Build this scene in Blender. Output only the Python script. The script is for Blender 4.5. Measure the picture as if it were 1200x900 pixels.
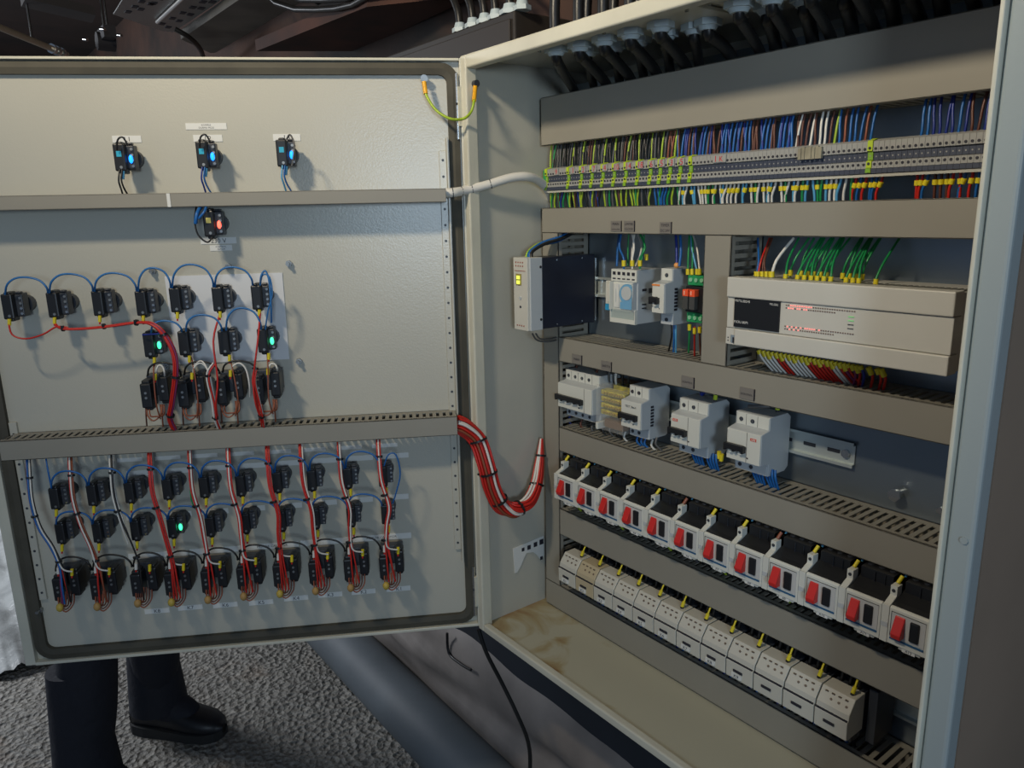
import bpy, math, random
from mathutils import Vector, Matrix
random.seed(7)
S = bpy.context.scene
for o in list(bpy.data.objects): bpy.data.objects.remove(o)
COL = S.collection

# ------------------------------------------------------------------ camera
CAM = Vector((1.05868, -0.71605, 0.76130)); YAW, PITCH, ROLL, FPX = map(float, (52.8356, -12.9757, -1.2008, 878.518))
_a, _t, _r = (math.radians(q) for q in (YAW, PITCH, ROLL))
FW = Vector((-math.sin(_a)*math.cos(_t), math.cos(_a)*math.cos(_t), math.sin(_t)))
_R = FW.cross(Vector((0, 0, 1))).normalized(); _U = _R.cross(FW)
RT = _R*math.cos(_r) + _U*math.sin(_r); UP = -_R*math.sin(_r) + _U*math.cos(_r)
cd = bpy.data.cameras.new('camera'); cam = bpy.data.objects.new('camera', cd); COL.objects.link(cam)
mw = Matrix((RT, UP, -FW)).transposed().to_4x4(); mw.translation = CAM; cam.matrix_world = mw
cd.sensor_fit = 'HORIZONTAL'; cd.sensor_width = 36; cd.lens = FPX/1200*36; cd.clip_start = .02
S.camera = cam

# ------------------------------------------------------------------ world and lights
w = bpy.data.worlds.new('sky'); S.world = w; w.use_nodes = True
bg = w.node_tree.nodes['Background']; bg.inputs[0].default_value = (.50, .68, 1, 1); bg.inputs[1].default_value = .20
def area(name, loc, target, size, power, col):
    l = bpy.data.lights.new(name, 'AREA'); l.shape = 'DISK'; l.size = size; l.energy = power; l.color = col
    o = bpy.data.objects.new(name, l); COL.objects.link(o); o.location = loc
    o.rotation_euler = (Vector(target)-Vector(loc)).to_track_quat('-Z', 'Y').to_euler(); return o
area('work_lamp', (.42, -1.10, 1.585), (0, .45, 2.1), .17, 25, (1, .87, .66))
area('daylight_opening', (2.5, -1.38, .86), (-.02, -.04, 1.1), .42, 18, (.66, .83, 1))
area('far_daylight', (-3.6, -1.9, 1.35), (-3.6, -.9, -.75), 1.2, 110, (.9, .94, 1))
S.view_settings.view_transform = 'Standard'; S.view_settings.look = 'None'
S.view_settings.exposure = -0.10; S.view_settings.gamma = 1; S.view_settings.use_curve_mapping = False

# ------------------------------------------------------------------ pixel to plane helpers (1200x900 frame)
def project(p): q = Vector(p)-CAM; return 600+FPX*q.dot(RT)/q.dot(FW), 450-FPX*q.dot(UP)/q.dot(FW)
def ray(u, v): return FW + RT*((u-600)/FPX) - UP*((v-450)/FPX)
def aty(u, v, y): d = ray(u, v); return CAM + d*((y-CAM.y)/d.y)
def atx(u, v, x): d = ray(u, v); return CAM + d*((x-CAM.x)/d.x)
def atz(u, v, z): d = ray(u, v); return CAM + d*((z-CAM.z)/d.z)
DA = math.radians(-119.9)
DU = Vector((math.cos(DA), math.sin(DA), 0)); DN = Vector((-math.sin(DA), math.cos(DA), 0))
def dr(u, v, off=.0):                       # pixel -> door-local point (s from hinge, off, z)
    d = ray(u, v); P = CAM + d*((off - CAM.dot(DN))/d.dot(DN)); return Vector((P.dot(DU), off, P.z))
def dw(p): return DU*p[0] + DN*p[1] + Vector((0, 0, p[2]))
def drw(u, v, off=.0): return dw(dr(u, v, off))

# ------------------------------------------------------------------ materials
MATS = {}
def mat(name, col, rough=.5, metal=0, emit=0, bump=0, bscale=60, var=0, vscale=6, col2=None, spec=.5, trans=0, alpha=1, coat=0):
    if name in MATS: return MATS[name]
    m = bpy.data.materials.new(name); m.use_nodes = True; n = m.node_tree; b = n.nodes['Principled BSDF']
    b.inputs['Base Color'].default_value = (*col, 1); b.inputs['Roughness'].default_value = rough; b.inputs['Metallic'].default_value = metal
    b.inputs['Specular IOR Level'].default_value = spec; b.inputs['Transmission Weight'].default_value = trans; b.inputs['Alpha'].default_value = alpha
    b.inputs['Coat Weight'].default_value = coat
    if emit: b.inputs['Emission Color'].default_value = (*col, 1); b.inputs['Emission Strength'].default_value = emit
    tc = n.nodes.new('ShaderNodeTexCoord')
    if var:
        nz = n.nodes.new('ShaderNodeTexNoise'); nz.inputs['Scale'].default_value = vscale; nz.inputs['Detail'].default_value = 6
        n.links.new(tc.outputs['Object'], nz.inputs['Vector'])
        rp = n.nodes.new('ShaderNodeValToRGB'); c2 = col2 or tuple(max(0, c*(1-var)) for c in col)
        rp.color_ramp.elements[0].color = (*c2, 1); rp.color_ramp.elements[1].color = (*col, 1)
        rp.color_ramp.elements[0].position = .35; rp.color_ramp.elements[1].position = .62
        n.links.new(nz.outputs['Fac'], rp.inputs[0]); n.links.new(rp.outputs[0], b.inputs['Base Color'])
    if bump:
        nb = n.nodes.new('ShaderNodeTexNoise'); nb.inputs['Scale'].default_value = bscale; nb.inputs['Detail'].default_value = 5
        n.links.new(tc.outputs['Object'], nb.inputs['Vector'])
        bp = n.nodes.new('ShaderNodeBump'); bp.inputs['Strength'].default_value = bump; bp.inputs['Distance'].default_value = .01
        n.links.new(nb.outputs['Fac'], bp.inputs['Height']); n.links.new(bp.outputs[0], b.inputs['Normal'])
    MATS[name] = m; return m
paint = mat('grey_paint', (.50, .485, .41), .29, spec=.6, bump=.05, bscale=350, var=.05, vscale=3)
rim_m = mat('cream_paint', (.62, .60, .49), .35, bump=.03, bscale=300, var=.12, vscale=9)
duct_m = mat('duct_grey', (.29, .272, .225), .5, var=.05, vscale=8)
plate_m = mat('zinc_plate', (.28, .33, .37), .34, .75, bump=.03, bscale=30, var=.15, vscale=4)
gask = mat('gasket', (.075, .068, .048), .7, var=.3, vscale=14)
white_pl = mat('white_plastic', (.66, .665, .60), .42)
plc_m = mat('beige_plastic', (.60, .585, .52), .42, var=.03, vscale=20)
grey_pl = mat('pale_grey_plastic', (.50, .53, .54), .45)
blk = mat('black_plastic', (.012, .013, .015), .38)
dgrey = mat('dark_grey_plastic', (.035, .04, .05), .42)
psu_m = mat('anodised_black', (.012, .016, .032), .42, var=.3, vscale=12)
steel = mat('steel', (.62, .62, .6), .25, 1)
dull = mat('dull_steel', (.3, .31, .31), .45, .9, bump=.1, bscale=40)
red_pl = mat('red_plastic', (.62, .025, .02), .35)
yel = mat('yellow_sleeve', (.74, .60, .02), .45)
yg = mat('green_yellow', (.48, .62, .03), .45)
grn_pl = mat('green_plastic', (.02, .30, .10), .4)
wire_c = dict(blue=mat('wire_blue', (.012, .12, .38), .38), darkblue=mat('wire_dark_blue', (.012, .03, .22), .4), red=mat('wire_red', (.55, .022, .014), .36),
    white=mat('wire_white', (.72, .70, .64), .4), black=mat('wire_black', (.012, .012, .012), .38), brown=mat('wire_brown', (.11, .035, .02), .42),
    orange=mat('wire_orange_brown', (.25, .07, .032), .42), green=mat('wire_green', (.012, .25, .07), .38), yg=mat('wire_yellow_green', (.36, .50, .03), .4),
    grey=mat('wire_grey', (.10, .10, .10), .45), purple=mat('wire_purple', (.22, .03, .12), .4), lightblue=mat('wire_light_blue', (.10, .36, .58), .4), yellow=yel, jumper=mat('wire_jumper_blue', (.03, .17, .43), .38))
paper = mat('label_paper', (.72, .72, .68), .5)
paper_g = mat('label_grey', (.20, .185, .165), .5)
ink = mat('ink', (.02, .02, .03), .6)
red_ink = mat('red_ink', (.55, .02, .03), .6)
sheet_m = mat('white_sheet', (.70, .71, .72), .5, var=.04, vscale=6)
clear = mat('clear_cover', (.9, .92, .88), .12, alpha=.09, spec=.6)
brass = mat('brass', (.62, .45, .05), .35, .6)
bluepl = mat('blue_plastic', (.03, .33, .62), .4)
orange_led = mat('red_relay_cap', (.9, .10, .03), .4)
led_b = mat('led_blue', (.01, .22, 1), .3, emit=3); led_g = mat('led_green', (.05, .9, .35), .3, emit=2.2); led_r = mat('led_red', (1, .10, .06), .3, emit=3)
led_y = mat('led_yellow_green', (.75, .9, .10), .3, emit=1.1); led_p = mat('led_pink', (1, .25, .22), .3, emit=.9)
gland_m = mat('gland_grey', (.46, .54, .57), .45)

# ------------------------------------------------------------------ mesh builder
class MB:
    def __init__(s): s.v = []; s.f = []; s.m = []; s.sm = []; s.mats = []
    def mi(s, m):
        if m not in s.mats: s.mats.append(m)
        return s.mats.index(m)
    def add(s, vs, fs, m, smooth=False):
        b = len(s.v); s.v += [tuple(q) for q in vs]; k = s.mi(m)
        for f in fs: s.f.append([b+i for i in f]); s.m.append(k); s.sm.append(smooth)
        return s
    def box(s, x0, x1, y0, y1, z0, z1, m):
        vs = [(x, y, z) for x in (x0, x1) for y in (y0, y1) for z in (z0, z1)]
        return s.add(vs, [(0, 1, 3, 2), (4, 6, 7, 5), (0, 4, 5, 1), (2, 3, 7, 6), (0, 2, 6, 4), (1, 5, 7, 3)], m)
    def prism(s, prof, x0, x1, m, axis='x'):            # profile of (y,z) pairs swept along x (or (x,z) along y, or (x,y) along z)
        n = len(prof)
        if axis == 'x': vs = [(x0, a, b) for a, b in prof] + [(x1, a, b) for a, b in prof]
        elif axis == 'y': vs = [(a, x0, b) for a, b in prof] + [(a, x1, b) for a, b in prof]
        else: vs = [(a, b, x0) for a, b in prof] + [(a, b, x1) for a, b in prof]
        fs = [tuple(range(n))[::-1], tuple(range(n, 2*n))] + [(i, (i+1) % n, n+(i+1) % n, n+i) for i in range(n)]
        return s.add(vs, fs, m)
    def cyl(s, p0, p1, r0, m, r1=None, n=12, smooth=True):
        p0 = Vector(p0); p1 = Vector(p1); r1 = r0 if r1 is None else r1; d = (p1-p0).normalized()
        a = d.orthogonal().normalized(); b = d.cross(a); vs = []
        for p, r in ((p0, r0), (p1, r1)):
            for i in range(n): t = 2*math.pi*i/n; vs.append(p + a*(r*math.cos(t)) + b*(r*math.sin(t)))
        s.add(vs, [(i, (i+1) % n, n+(i+1) % n, n+i) for i in range(n)], m, smooth)
        return s.add(vs, [tuple(range(n))[::-1], tuple(range(n, 2*n))], m)
    def tube(s, pts, r, m, n=6, sub=4):
        P = smooth_path([Vector(p) for p in pts], sub) if len(pts) > 2 else [Vector(p) for p in pts]
        rs = r if isinstance(r, (list, tuple)) else None
        up = None; vs = []; k = len(P)
        for i, p in enumerate(P):
            d = (P[min(i+1, k-1)] - P[max(i-1, 0)])
            if d.length < 1e-9: d = Vector((0, 0, 1))
            d.normalize()
            up = d.orthogonal().normalized() if up is None else (up - d*up.dot(d))
            if up.length < 1e-6: up = d.orthogonal()
            up.normalize(); b = d.cross(up)
            rr = (rs[0] + (rs[1]-rs[0])*i/(k-1)) if rs else r
            for j in range(n): t = 2*math.pi*j/n; vs.append(p + up*(rr*math.cos(t)) + b*(rr*math.sin(t)))
        fs = [(i*n+j, i*n+(j+1) % n, (i+1)*n+(j+1) % n, (i+1)*n+j) for i in range(k-1) for j in range(n)]
        s.add(vs, fs, m, True)
        return s.add(vs[:n]+vs[-n:], [tuple(range(n))[::-1], tuple(range(n, 2*n))], m)
    def ball(s, c, r, m, n=10, k=6, sc=(1, 1, 1)):
        c = Vector(c); vs = []
        for i in range(k+1):
            ph = math.pi*i/k
            for j in range(n):
                t = 2*math.pi*j/n; vs.append(c + Vector((r*sc[0]*math.sin(ph)*math.cos(t), r*sc[1]*math.sin(ph)*math.sin(t), r*sc[2]*math.cos(ph))))
        return s.add(vs, [(i*n+j, (i+1)*n+j, (i+1)*n+(j+1) % n, i*n+(j+1) % n) for i in range(k) for j in range(n)], m, True)
    def text(s, txt, x, z, y, h, m, front=-1, mirror=False, cx=True):   # flat lettering in the local xz plane
        vs, fs, wd = text_geo(txt); sc = h/.7
        ox = x - (wd*sc/2 if cx else 0)*(1 if front < 0 else -1)
        if front < 0: return s.add([(ox+a*sc, y, z+b*sc) for a, b in vs], fs, m)
        return s.add([(ox-a*sc, y, z+b*sc) for a, b in vs], fs, m)      # reads correctly seen from +y
    def mesh(s, name):
        me = bpy.data.meshes.new(name); me.from_pydata(s.v, [], s.f)
        for q in s.mats: me.materials.append(q)
        me.polygons.foreach_set('material_index', s.m); me.polygons.foreach_set('use_smooth', s.sm); me.update(); return me
    def build(s, name, parent=None, loc=None, rotz=0, bevel=0):
        o = bpy.data.objects.new(name, s.mesh(name)); COL.objects.link(o)
        if parent: o.parent = parent
        if parent and name in ('terminal_screw', 'tray_hole', 'input_light', 'printed_index', 'case_screw', 'front_print', 'terminal_row', 'side_print', 'rail_slot', 'status_light', 'toggle_base', 'lower_terminal', 'side_detail'): o['kind'] = 'stuff'
        if loc is not None: o.location = loc
        o.rotation_euler = (0, 0, rotz)
        if bevel: bv(o, bevel)
        return o
def bv(o, w, seg=2):
    b = o.modifiers.new('bevel', 'BEVEL'); b.width = w; b.segments = seg; b.limit_method = 'ANGLE'; b.angle_limit = math.radians(40); return o
TG = {}
def text_geo(t):
    if t in TG: return TG[t]
    c = bpy.data.curves.new('lettering', 'FONT'); c.body = t; c.size = 1; c.resolution_u = 2
    o = bpy.data.objects.new('lettering', c); COL.objects.link(o); me = bpy.data.meshes.new_from_object(o)
    vs = [(v.co.x, v.co.y) for v in me.vertices]; fs = [tuple(p.vertices) for p in me.polygons]
    bpy.data.objects.remove(o); bpy.data.curves.remove(c); bpy.data.meshes.remove(me)
    TG[t] = (vs, fs, max([v[0] for v in vs], default=0)); return TG[t]
def smooth_path(P, sub=4):
    out = []; n = len(P)
    for i in range(n-1):
        p0, p1, p2, p3 = P[max(i-1, 0)], P[i], P[i+1], P[min(i+2, n-1)]
        for k in range(sub):
            t = k/sub; out.append(.5*((2*p1) + (p2-p0)*t + (2*p0-5*p1+4*p2-p3)*t*t + (3*p1-p0-3*p2+p3)*t**3))
    out.append(P[-1]); return out
def tag(o, label, cat, group=None, kind=None):
    if label: o['label'] = label
    if cat: o['category'] = cat
    if group: o['group'] = group
    if kind: o['kind'] = kind
    return o
def thing(name, label, cat, loc=(0, 0, 0), rotz=0, group=None):
    o = bpy.data.objects.new(name, None); COL.objects.link(o); o.location = loc; o.rotation_euler = (0, 0, rotz); o.empty_display_size = .01
    return tag(o, label, cat, group)
def dup(root, loc, label, group=None):
    def cp(o, par):
        c = o.copy(); COL.objects.link(c); c.parent = par
        for ch in kids.get(o, []): cp(ch, c)
        return c
    kids = {}
    def walk(o):
        kids[o] = [q for q in o.children if not q.name.startswith(('number_tag', 'wire_sleeve'))]
        for q in kids[o]: walk(q)
    walk(root); r = cp(root, None); r.location = loc; r['label'] = label
    if group: r['group'] = group
    return r
ORD = ['', 'first', 'second', 'third', 'fourth', 'fifth', 'sixth', 'seventh', 'eighth', 'ninth', 'tenth', 'eleventh', 'twelfth']
def nth(i):
    if i <= 12: return ORD[i]
    return str(i) + ('th' if 10 <= i % 100 <= 20 else {1: 'st', 2: 'nd', 3: 'rd'}.get(i % 10, 'th'))
def wire(pts, col, r=.0013, label=None, group=None, sleeves=(), name='wire', n=5, sub=4, cat='wire'):
    o0 = Vector(pts[0]); b = MB(); b.tube([Vector(p)-o0 for p in pts], r, wire_c[col], n, sub)
    o = b.build(name, loc=o0); tag(o, label, cat, group)
    for k, (p, q, c) in enumerate(sleeves):
        MB().cyl(Vector(p)-o0, Vector(q)-o0, r*1.95, wire_c[c] if c in wire_c else c, n=6).build('marker_sleeve', o)
    return o

TANGLE = {}
def tangle(pts, col, r, key):
    TANGLE.setdefault(key, MB()).tube(pts, r, wire_c[col], 5, 2)
# ================================================================== THE SETTING
GZ = -.75
def ground_mat():
    m = mat('gravel', (.30, .255, .20), .8); n = m.node_tree; b = n.nodes['Principled BSDF']
    tc = n.nodes.new('ShaderNodeTexCoord'); v = n.nodes.new('ShaderNodeTexVoronoi'); v.inputs['Scale'].default_value = 55
    n1 = n.nodes.new('ShaderNodeTexNoise'); n1.inputs['Scale'].default_value = 3; n1.inputs['Detail'].default_value = 8
    n2 = n.nodes.new('ShaderNodeTexNoise'); n2.inputs['Scale'].default_value = 70; n2.inputs['Detail'].default_value = 8
    for q in (v, n1, n2): n.links.new(tc.outputs['Object'], q.inputs['Vector'])
    r = n.nodes.new('ShaderNodeValToRGB'); r.color_ramp.elements[0].color = (.13, .12, .105, 1); r.color_ramp.elements[1].color = (.33, .31, .27, 1)
    r.color_ramp.elements[0].position = .35; r.color_ramp.elements[1].position = .7
    n.links.new(n2.outputs['Fac'], r.inputs[0])
    mx = n.nodes.new('ShaderNodeMixRGB'); mx.inputs[2].default_value = (.24, .15, .08, 1)
    r2 = n.nodes.new('ShaderNodeValToRGB'); r2.color_ramp.elements[0].position = .55; r2.color_ramp.elements[1].position = .75
    n.links.new(n1.outputs['Fac'], r2.inputs[0]); n.links.new(r2.outputs[0], mx.inputs[0]); n.links.new(r.outputs[0], mx.inputs[1]); n.links.new(mx.outputs[0], b.inputs['Base Color'])
    ad = n.nodes.new('ShaderNodeMath'); ad.operation = 'ADD'; n.links.new(v.outputs['Distance'], ad.inputs[0]); n.links.new(n2.outputs['Fac'], ad.inputs[1])
    bp = n.nodes.new('ShaderNodeBump'); bp.inputs['Strength'].default_value = .9; bp.inputs['Distance'].default_value = .015
    n.links.new(ad.outputs[0], bp.inputs['Height']); n.links.new(bp.outputs[0], b.inputs['Normal']); b.inputs['Roughness'].default_value = .62
    return m
def heightgrid(x0, x1, y0, y1, nx, ny, fz, m, name):
    vs = [(x0+(x1-x0)*i/nx, y0+(y1-y0)*j/ny, fz(x0+(x1-x0)*i/nx, y0+(y1-y0)*j/ny)) for j in range(ny+1) for i in range(nx+1)]
    fs = [(j*(nx+1)+i, j*(nx+1)+i+1, (j+1)*(nx+1)+i+1, (j+1)*(nx+1)+i) for j in range(ny) for i in range(nx)]
    b = MB(); b.add(vs, fs, m, True); return b.build(name)
from mathutils import noise
fl = heightgrid(-6, 2.5, -4.5, .6, 170, 110, lambda x, y: GZ + .018*noise.noise((x*3, y*3, 0)) + .010*noise.noise((x*14, y*14, 3)), ground_mat(), 'floor')
tag(fl, 'grey brown gravel ground', None, kind='structure')
wallm = mat('earth_wall', (.075, .036, .024), .85, bump=.6, bscale=9, var=.75, vscale=2.2, col2=(.012, .010, .009))
tag(MB().box(-6, 2.5, .335, .5, GZ-.1, 2.2, wallm).build('wall_back'), 'dark red brown wall behind the enclosure', None, kind='structure')
tag(MB().box(-6.2, -6, -4.5, .5, .15, 2.2, wallm).build('wall_left'), 'dark wall above the daylit opening', None, kind='structure')
ceilm = mat('dark_ceiling', (.036, .021, .017), .9, bump=.5, bscale=5, var=.8, vscale=1.6, col2=(.010, .008, .008))
tag(MB().box(-6.2, 1.0, -.95, .5, 1.85, 1.95, ceilm).build('ceiling'), 'dark rough ceiling', None, kind='structure')
darkb = mat('dark_plinth', (.020, .026, .036), .55, var=.3, vscale=5)
tag(MB().box(-4, 2.4, .30, .334, -.40, .1, darkb).build('trim_1'), 'dark blue grey band along the foot of the wall', None, kind='structure')

# enclosure ---------------------------------------------------------------------------------------
def floor_paint():
    m = mat('rusty_paint', (.58, .53, .38), .5); n = m.node_tree; b = n.nodes['Principled BSDF']
    tc = n.nodes.new('ShaderNodeTexCoord'); nz = n.nodes.new('ShaderNodeTexNoise'); nz.inputs['Scale'].default_value = 9; nz.inputs['Detail'].default_value = 9; nz.inputs['Distortion'].default_value = 1.2
    n.links.new(tc.outputs['Object'], nz.inputs['Vector'])
    sep = n.nodes.new('ShaderNodeSeparateXYZ'); n.links.new(tc.outputs['Object'], sep.inputs[0])
    mr = n.nodes.new('ShaderNodeMapRange'); mr.inputs[1].default_value = 0; mr.inputs[2].default_value = .34; mr.inputs[3].default_value = .17; mr.inputs[4].default_value = -.10
    n.links.new(sep.outputs[0], mr.inputs[0]); ad = n.nodes.new('ShaderNodeMath'); ad.operation = 'ADD'; n.links.new(nz.outputs['Fac'], ad.inputs[0]); n.links.new(mr.outputs[0], ad.inputs[1])
    r = n.nodes.new('ShaderNodeValToRGB'); r.color_ramp.elements[0].position = .52; r.color_ramp.elements[0].color = (.47, .45, .34, 1)
    r.color_ramp.elements[1].position = .80; r.color_ramp.elements[1].color = (.24, .10, .025, 1); e = r.color_ramp.elements.new(.62); e.color = (.38, .31, .17, 1)
    n.links.new(ad.outputs[0], r.inputs[0]); n.links.new(r.outputs[0], b.inputs['Base Color']); return m
enc = thing('electrical_enclosure', 'large grey steel electrical enclosure with its door swung open to the left', 'enclosure')
W, H, DP = .808, 1.003, .285
bk = MB().box(-.004, W, DP-.002, DP, -.006, H, paint).build('back_panel', enc)
MB().box(-.004, -.0005, 0, DP, -.006, H, paint).build('side_panel', enc)
MB().box(W-.003, W, .0245, DP, -.006, H, mat('shaded_side_paint', (.27, .20, .145), .65, var=.1, vscale=5)).build('side_panel', enc)['label'] = 'outer side panel with shade painted in as dark brown grey'  # outer side stands in shade; the darkening is put into its colour
MB().box(-.004, W, 0, DP, H-.003, H, paint).build('top_panel', enc)
MB().box(-.004, W, .0, DP, -.006, .0012, floor_paint()).build('bottom_panel', enc)
rm = MB()   # folded front frame: flat flange and a raised sealing lip
rm.box(-.004, .012, -.002, .020, -.006, H, rim_m); rm.box(.012, W-.026, -.002, .018, H-.020, H, rim_m)
rm.box(.012, W-.026, -.002, .012, -.006, .0085, rim_m)
bv(rm.build('front_frame', enc), .003, 3)
fpm = mat('cool_lit_paint', (.33, .37, .365), .25, bump=.03, bscale=200); fr = MB().box(W-.0235, W, -.002, .024, -.006, H, fpm); fr.cyl((W-.008, -.0035, .458), (W-.008, .0, .458), .0035, fpm, n=10)  # flange tinted blue: cool reflected light is put into its colour
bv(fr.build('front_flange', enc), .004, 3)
MB().box(W-.0275, W-.0235, -.009, .02, -.006, H, rim_m).build('sealing_lip', enc, bevel=.0012)
mp = MB().box(.012, .790, .225, .228, .006, .975, plate_m)
mp.build('mounting_plate', enc)
for z in (.927, .072):
    h = MB().box(-.010, -.001, -.008, .004, z-.030, z+.030, rim_m); h.cyl((-.007, -.007, z-.05), (-.007, -.007, z+.05), .0032, steel, n=10)
    h.cyl((-.006, -.010, z+.004), (-.006, -.007, z+.004), .0025, dgrey, n=8)
    h.build('hinge', enc)
# loose studs on the plate and on the side wall
for (u, v) in ((1050, 580), (1104, 598)):
    p = aty(u, v, .212); b = MB().cyl(p, p+Vector((0, .013, 0)), .004, steel, n=6); b.cyl(p-Vector((.001, .004, 0)), p+Vector((-.001, .002, 0)), .0085 if u < 1080 else .005, steel, n=6); b.build('mounting_bolt', enc)
# ragged sticker remains on the left inner wall
bx = [atx(a, b, .0008) for a, b in ((601.5, 643), (637, 628), (637.5, 651), (634.5, 657), (629, 650), (625, 647), (617, 648), (614, 654), (611, 662), (606, 671), (603.5, 671.5))]
st = MB().add([(p.x, p.y, p.z) for p in bx] + [(-.0004, p.y, p.z) for p in bx], [tuple(range(11))] + [(i, 11+i, 11+(i+1) % 11, (i+1) % 11) for i in range(11)], paper)
for a, b, h in ((613, 644, .006), (620, 641.5, .0075), (627.5, 638, .008), (634.5, 635, .009), (634.5, 654, .006)):
    p = atx(a, b, .001); st.box(.0009, .0012, p.y-h*.55, p.y+h*.55, p.z-h*.6, p.z+h*.6, ink)
tag(st.build('sticker_remains', enc), 'torn white sticker with black pictograms', None)

# door --------------------------------------------------------------------------------------------
DW = .8023
door = bpy.data.objects.new('door', None); COL.objects.link(door); door.parent = enc; door.rotation_euler = (0, 0, DA)
tag(door, 'open enclosure door seen from inside with a dark rubber gasket', None)
MB().box(0.001, DW, -.016, -.013, 0, 1.0, paint).build('door_sheet', door)
f = MB()
f.box(.001, .0045, -.014, .0, 0, 1.0, rim_m); f.box(DW-.017, DW, -.014, -.002, 0, 1.0, rim_m)
f.box(.0045, DW-.017, -.014, 0, .996, 1.0, rim_m); f.box(.0045, DW-.017, -.014, 0, 0, .0055, rim_m)
f.build('door_flange', door, bevel=.001)
def ring(x0, x1, z0, z1, w, rad, y0, y1, m):
    def path(a, b, c, d, r):
        P = []
        for cx, cz, s in ((b-r, d-r, 0), (a+r, d-r, 1), (a+r, c+r, 2), (b-r, c+r, 3)):
            for k in range(6): t = math.pi/2*(s+k/5); P.append((cx+r*math.cos(t), cz+r*math.sin(t)))
        return P
    A = path(x0, x1, z0, z1, rad); B = path(x0+w, x1-w, z0+w, z1-w, max(.002, rad-w*.8)); n = len(A)
    mid = [((a[0]+b[0])/2, (a[1]+b[1])/2) for a, b in zip(A, B)]
    vs = [(p[0], y0, p[1]) for p in A] + [(p[0], y1-.002, p[1]) for p in A] + [(p[0], y1, p[1]) for p in mid] + [(p[0], y1-.002, p[1]) for p in B] + [(p[0], y0, p[1]) for p in B]
    fs = [(k*n+i, k*n+(i+1) % n, (k+1)*n+(i+1) % n, (k+1)*n+i) for k in range(4) for i in range(n)]
    return MB().add(vs, fs, m)
ring(.0065, DW-.019, .007, .9945, .0185, .028, -.013, -.003, gask).build('door_gasket', door)
def pstrip(s0, s1, z0, z1, flange=True):
    b = MB().box(s0, s1, -.013, -.008, z0, z1, paint)
    if flange: b.box(s0-.003, s0, -.013, .006, z0-.02, z1+.02, paint)
    k = int((z1-z0)/.026)
    for i in range(k): z = z0+.014+i*.026; b.cyl(((s0+s1)/2, -.0085, z), ((s0+s1)/2, -.0076, z), .0022, dgrey, n=8)
    return b
pstrip(.030, .042, .155, .86).build('mounting_strip', door, bevel=.0008)
pstrip(.752, .764, .12, .44, False).build('mounting_strip', door, bevel=.0008)
# white plate behind the push buttons
p0 = dr(192.5, 324, -.010); p1 = dr(330.5, 319.5, -.010); p2 = dr(339, 421, -.010); p3 = dr(206, 427, -.010)
vs = [(p.x, -.011, p.z) for p in (p0, p1, p2, p3)] + [(p.x, -.0128, p.z) for p in (p0, p1, p2, p3)]
MB().add(vs, [(0, 1, 2, 3), (7, 6, 5, 4), (0, 4, 5, 1), (1, 5, 6, 2), (2, 6, 7, 3), (3, 7, 4, 0)], sheet_m).build('white_plate', door)
for (u, v) in ((178, 318), (338, 309), (350, 424), (267, 313), (194, 430), (45, 716), (497, 92)):
    p = dr(u, v, -.005); b = MB().cyl((p.x, -.013, p.z), (p.x, .002, p.z), .0028, dull, n=8); b.cyl((p.x, -.012, p.z), (p.x, -.006, p.z), .0055, dull, n=6)
    b.build('stud', door)
# label strips
def dlabel(u, v, wpx, hpx, txt=None, m=paper, txt2=None, th=.5, u_t=0):
    a = dr(u-wpx/2, v, -.012); c = dr(u+wpx/2, v, -.012); hz = dr(u, v-hpx/2, -.012).z - dr(u, v+hpx/2, -.012).z; z = (a.z+c.z)/2
    b = MB().box(c.x, a.x, -.013, -.0121, z-hz/2, z+hz/2, m); xm = (a.x+c.x)/2
    if txt2: b.text(txt, xm, z+hz*.06, -.012, hz*.28, ink, 1); b.text(txt2, xm, z-hz*.36, -.012, hz*.28, ink, 1)
    elif txt: b.text(txt, xm-u_t, z-hz*th/2, -.012, hz*th, ink, 1)
    o = b.build('label_strip', door)
    if txt: o['label'] = 'white strip reading ' + txt
dlabel(148.5, 163, 34, 8, 'L1', th=.7); dlabel(243.5, 162, 34, 8, 'L2', th=.7); dlabel(336, 161, 32, 8, 'L3', th=.7)
dlabel(241.5, 148, 48, 7.5, 'KOMPLE', txt2='DURMA MOD')
dlabel(256, 282, 42, 7.5, '230 V', th=.7); dlabel(259, 290.5, 26, 6.5, 'KONTROL', txt2='GERILIM')
for k, (u, v) in enumerate([(467, 690), (426, 693.5), (387, 697), (347, 701), (306, 706), (264, 709), (223, 712), (184, 716)]):
    dlabel(u, v, 28+k*.2, 5.5, 'K%d' % (k+1), th=.75)
XD = [454.7, 413, 370.7, 330, 286.7, 243.7, 200.5, 156]
for k, x in enumerate(XD):
    t = k/7; dlabel(x-4, 520+k*2.4+2, 30, 4.5); dlabel(x+8, 534+k*2.9, 32, 6); dlabel(x+8, 582.5+k*3.4, 32, 6)
for a, b in ((482, 412), (411, 352), (350, 288), (286, 222), (220, 150)):
    vv = 627 + (482-(a+b)/2)*.078; dlabel((a+b)/2, vv, a-b, 6.5, 'MOTOR CALISIYOR' if a in (482, 350) else None, th=.4)

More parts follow.
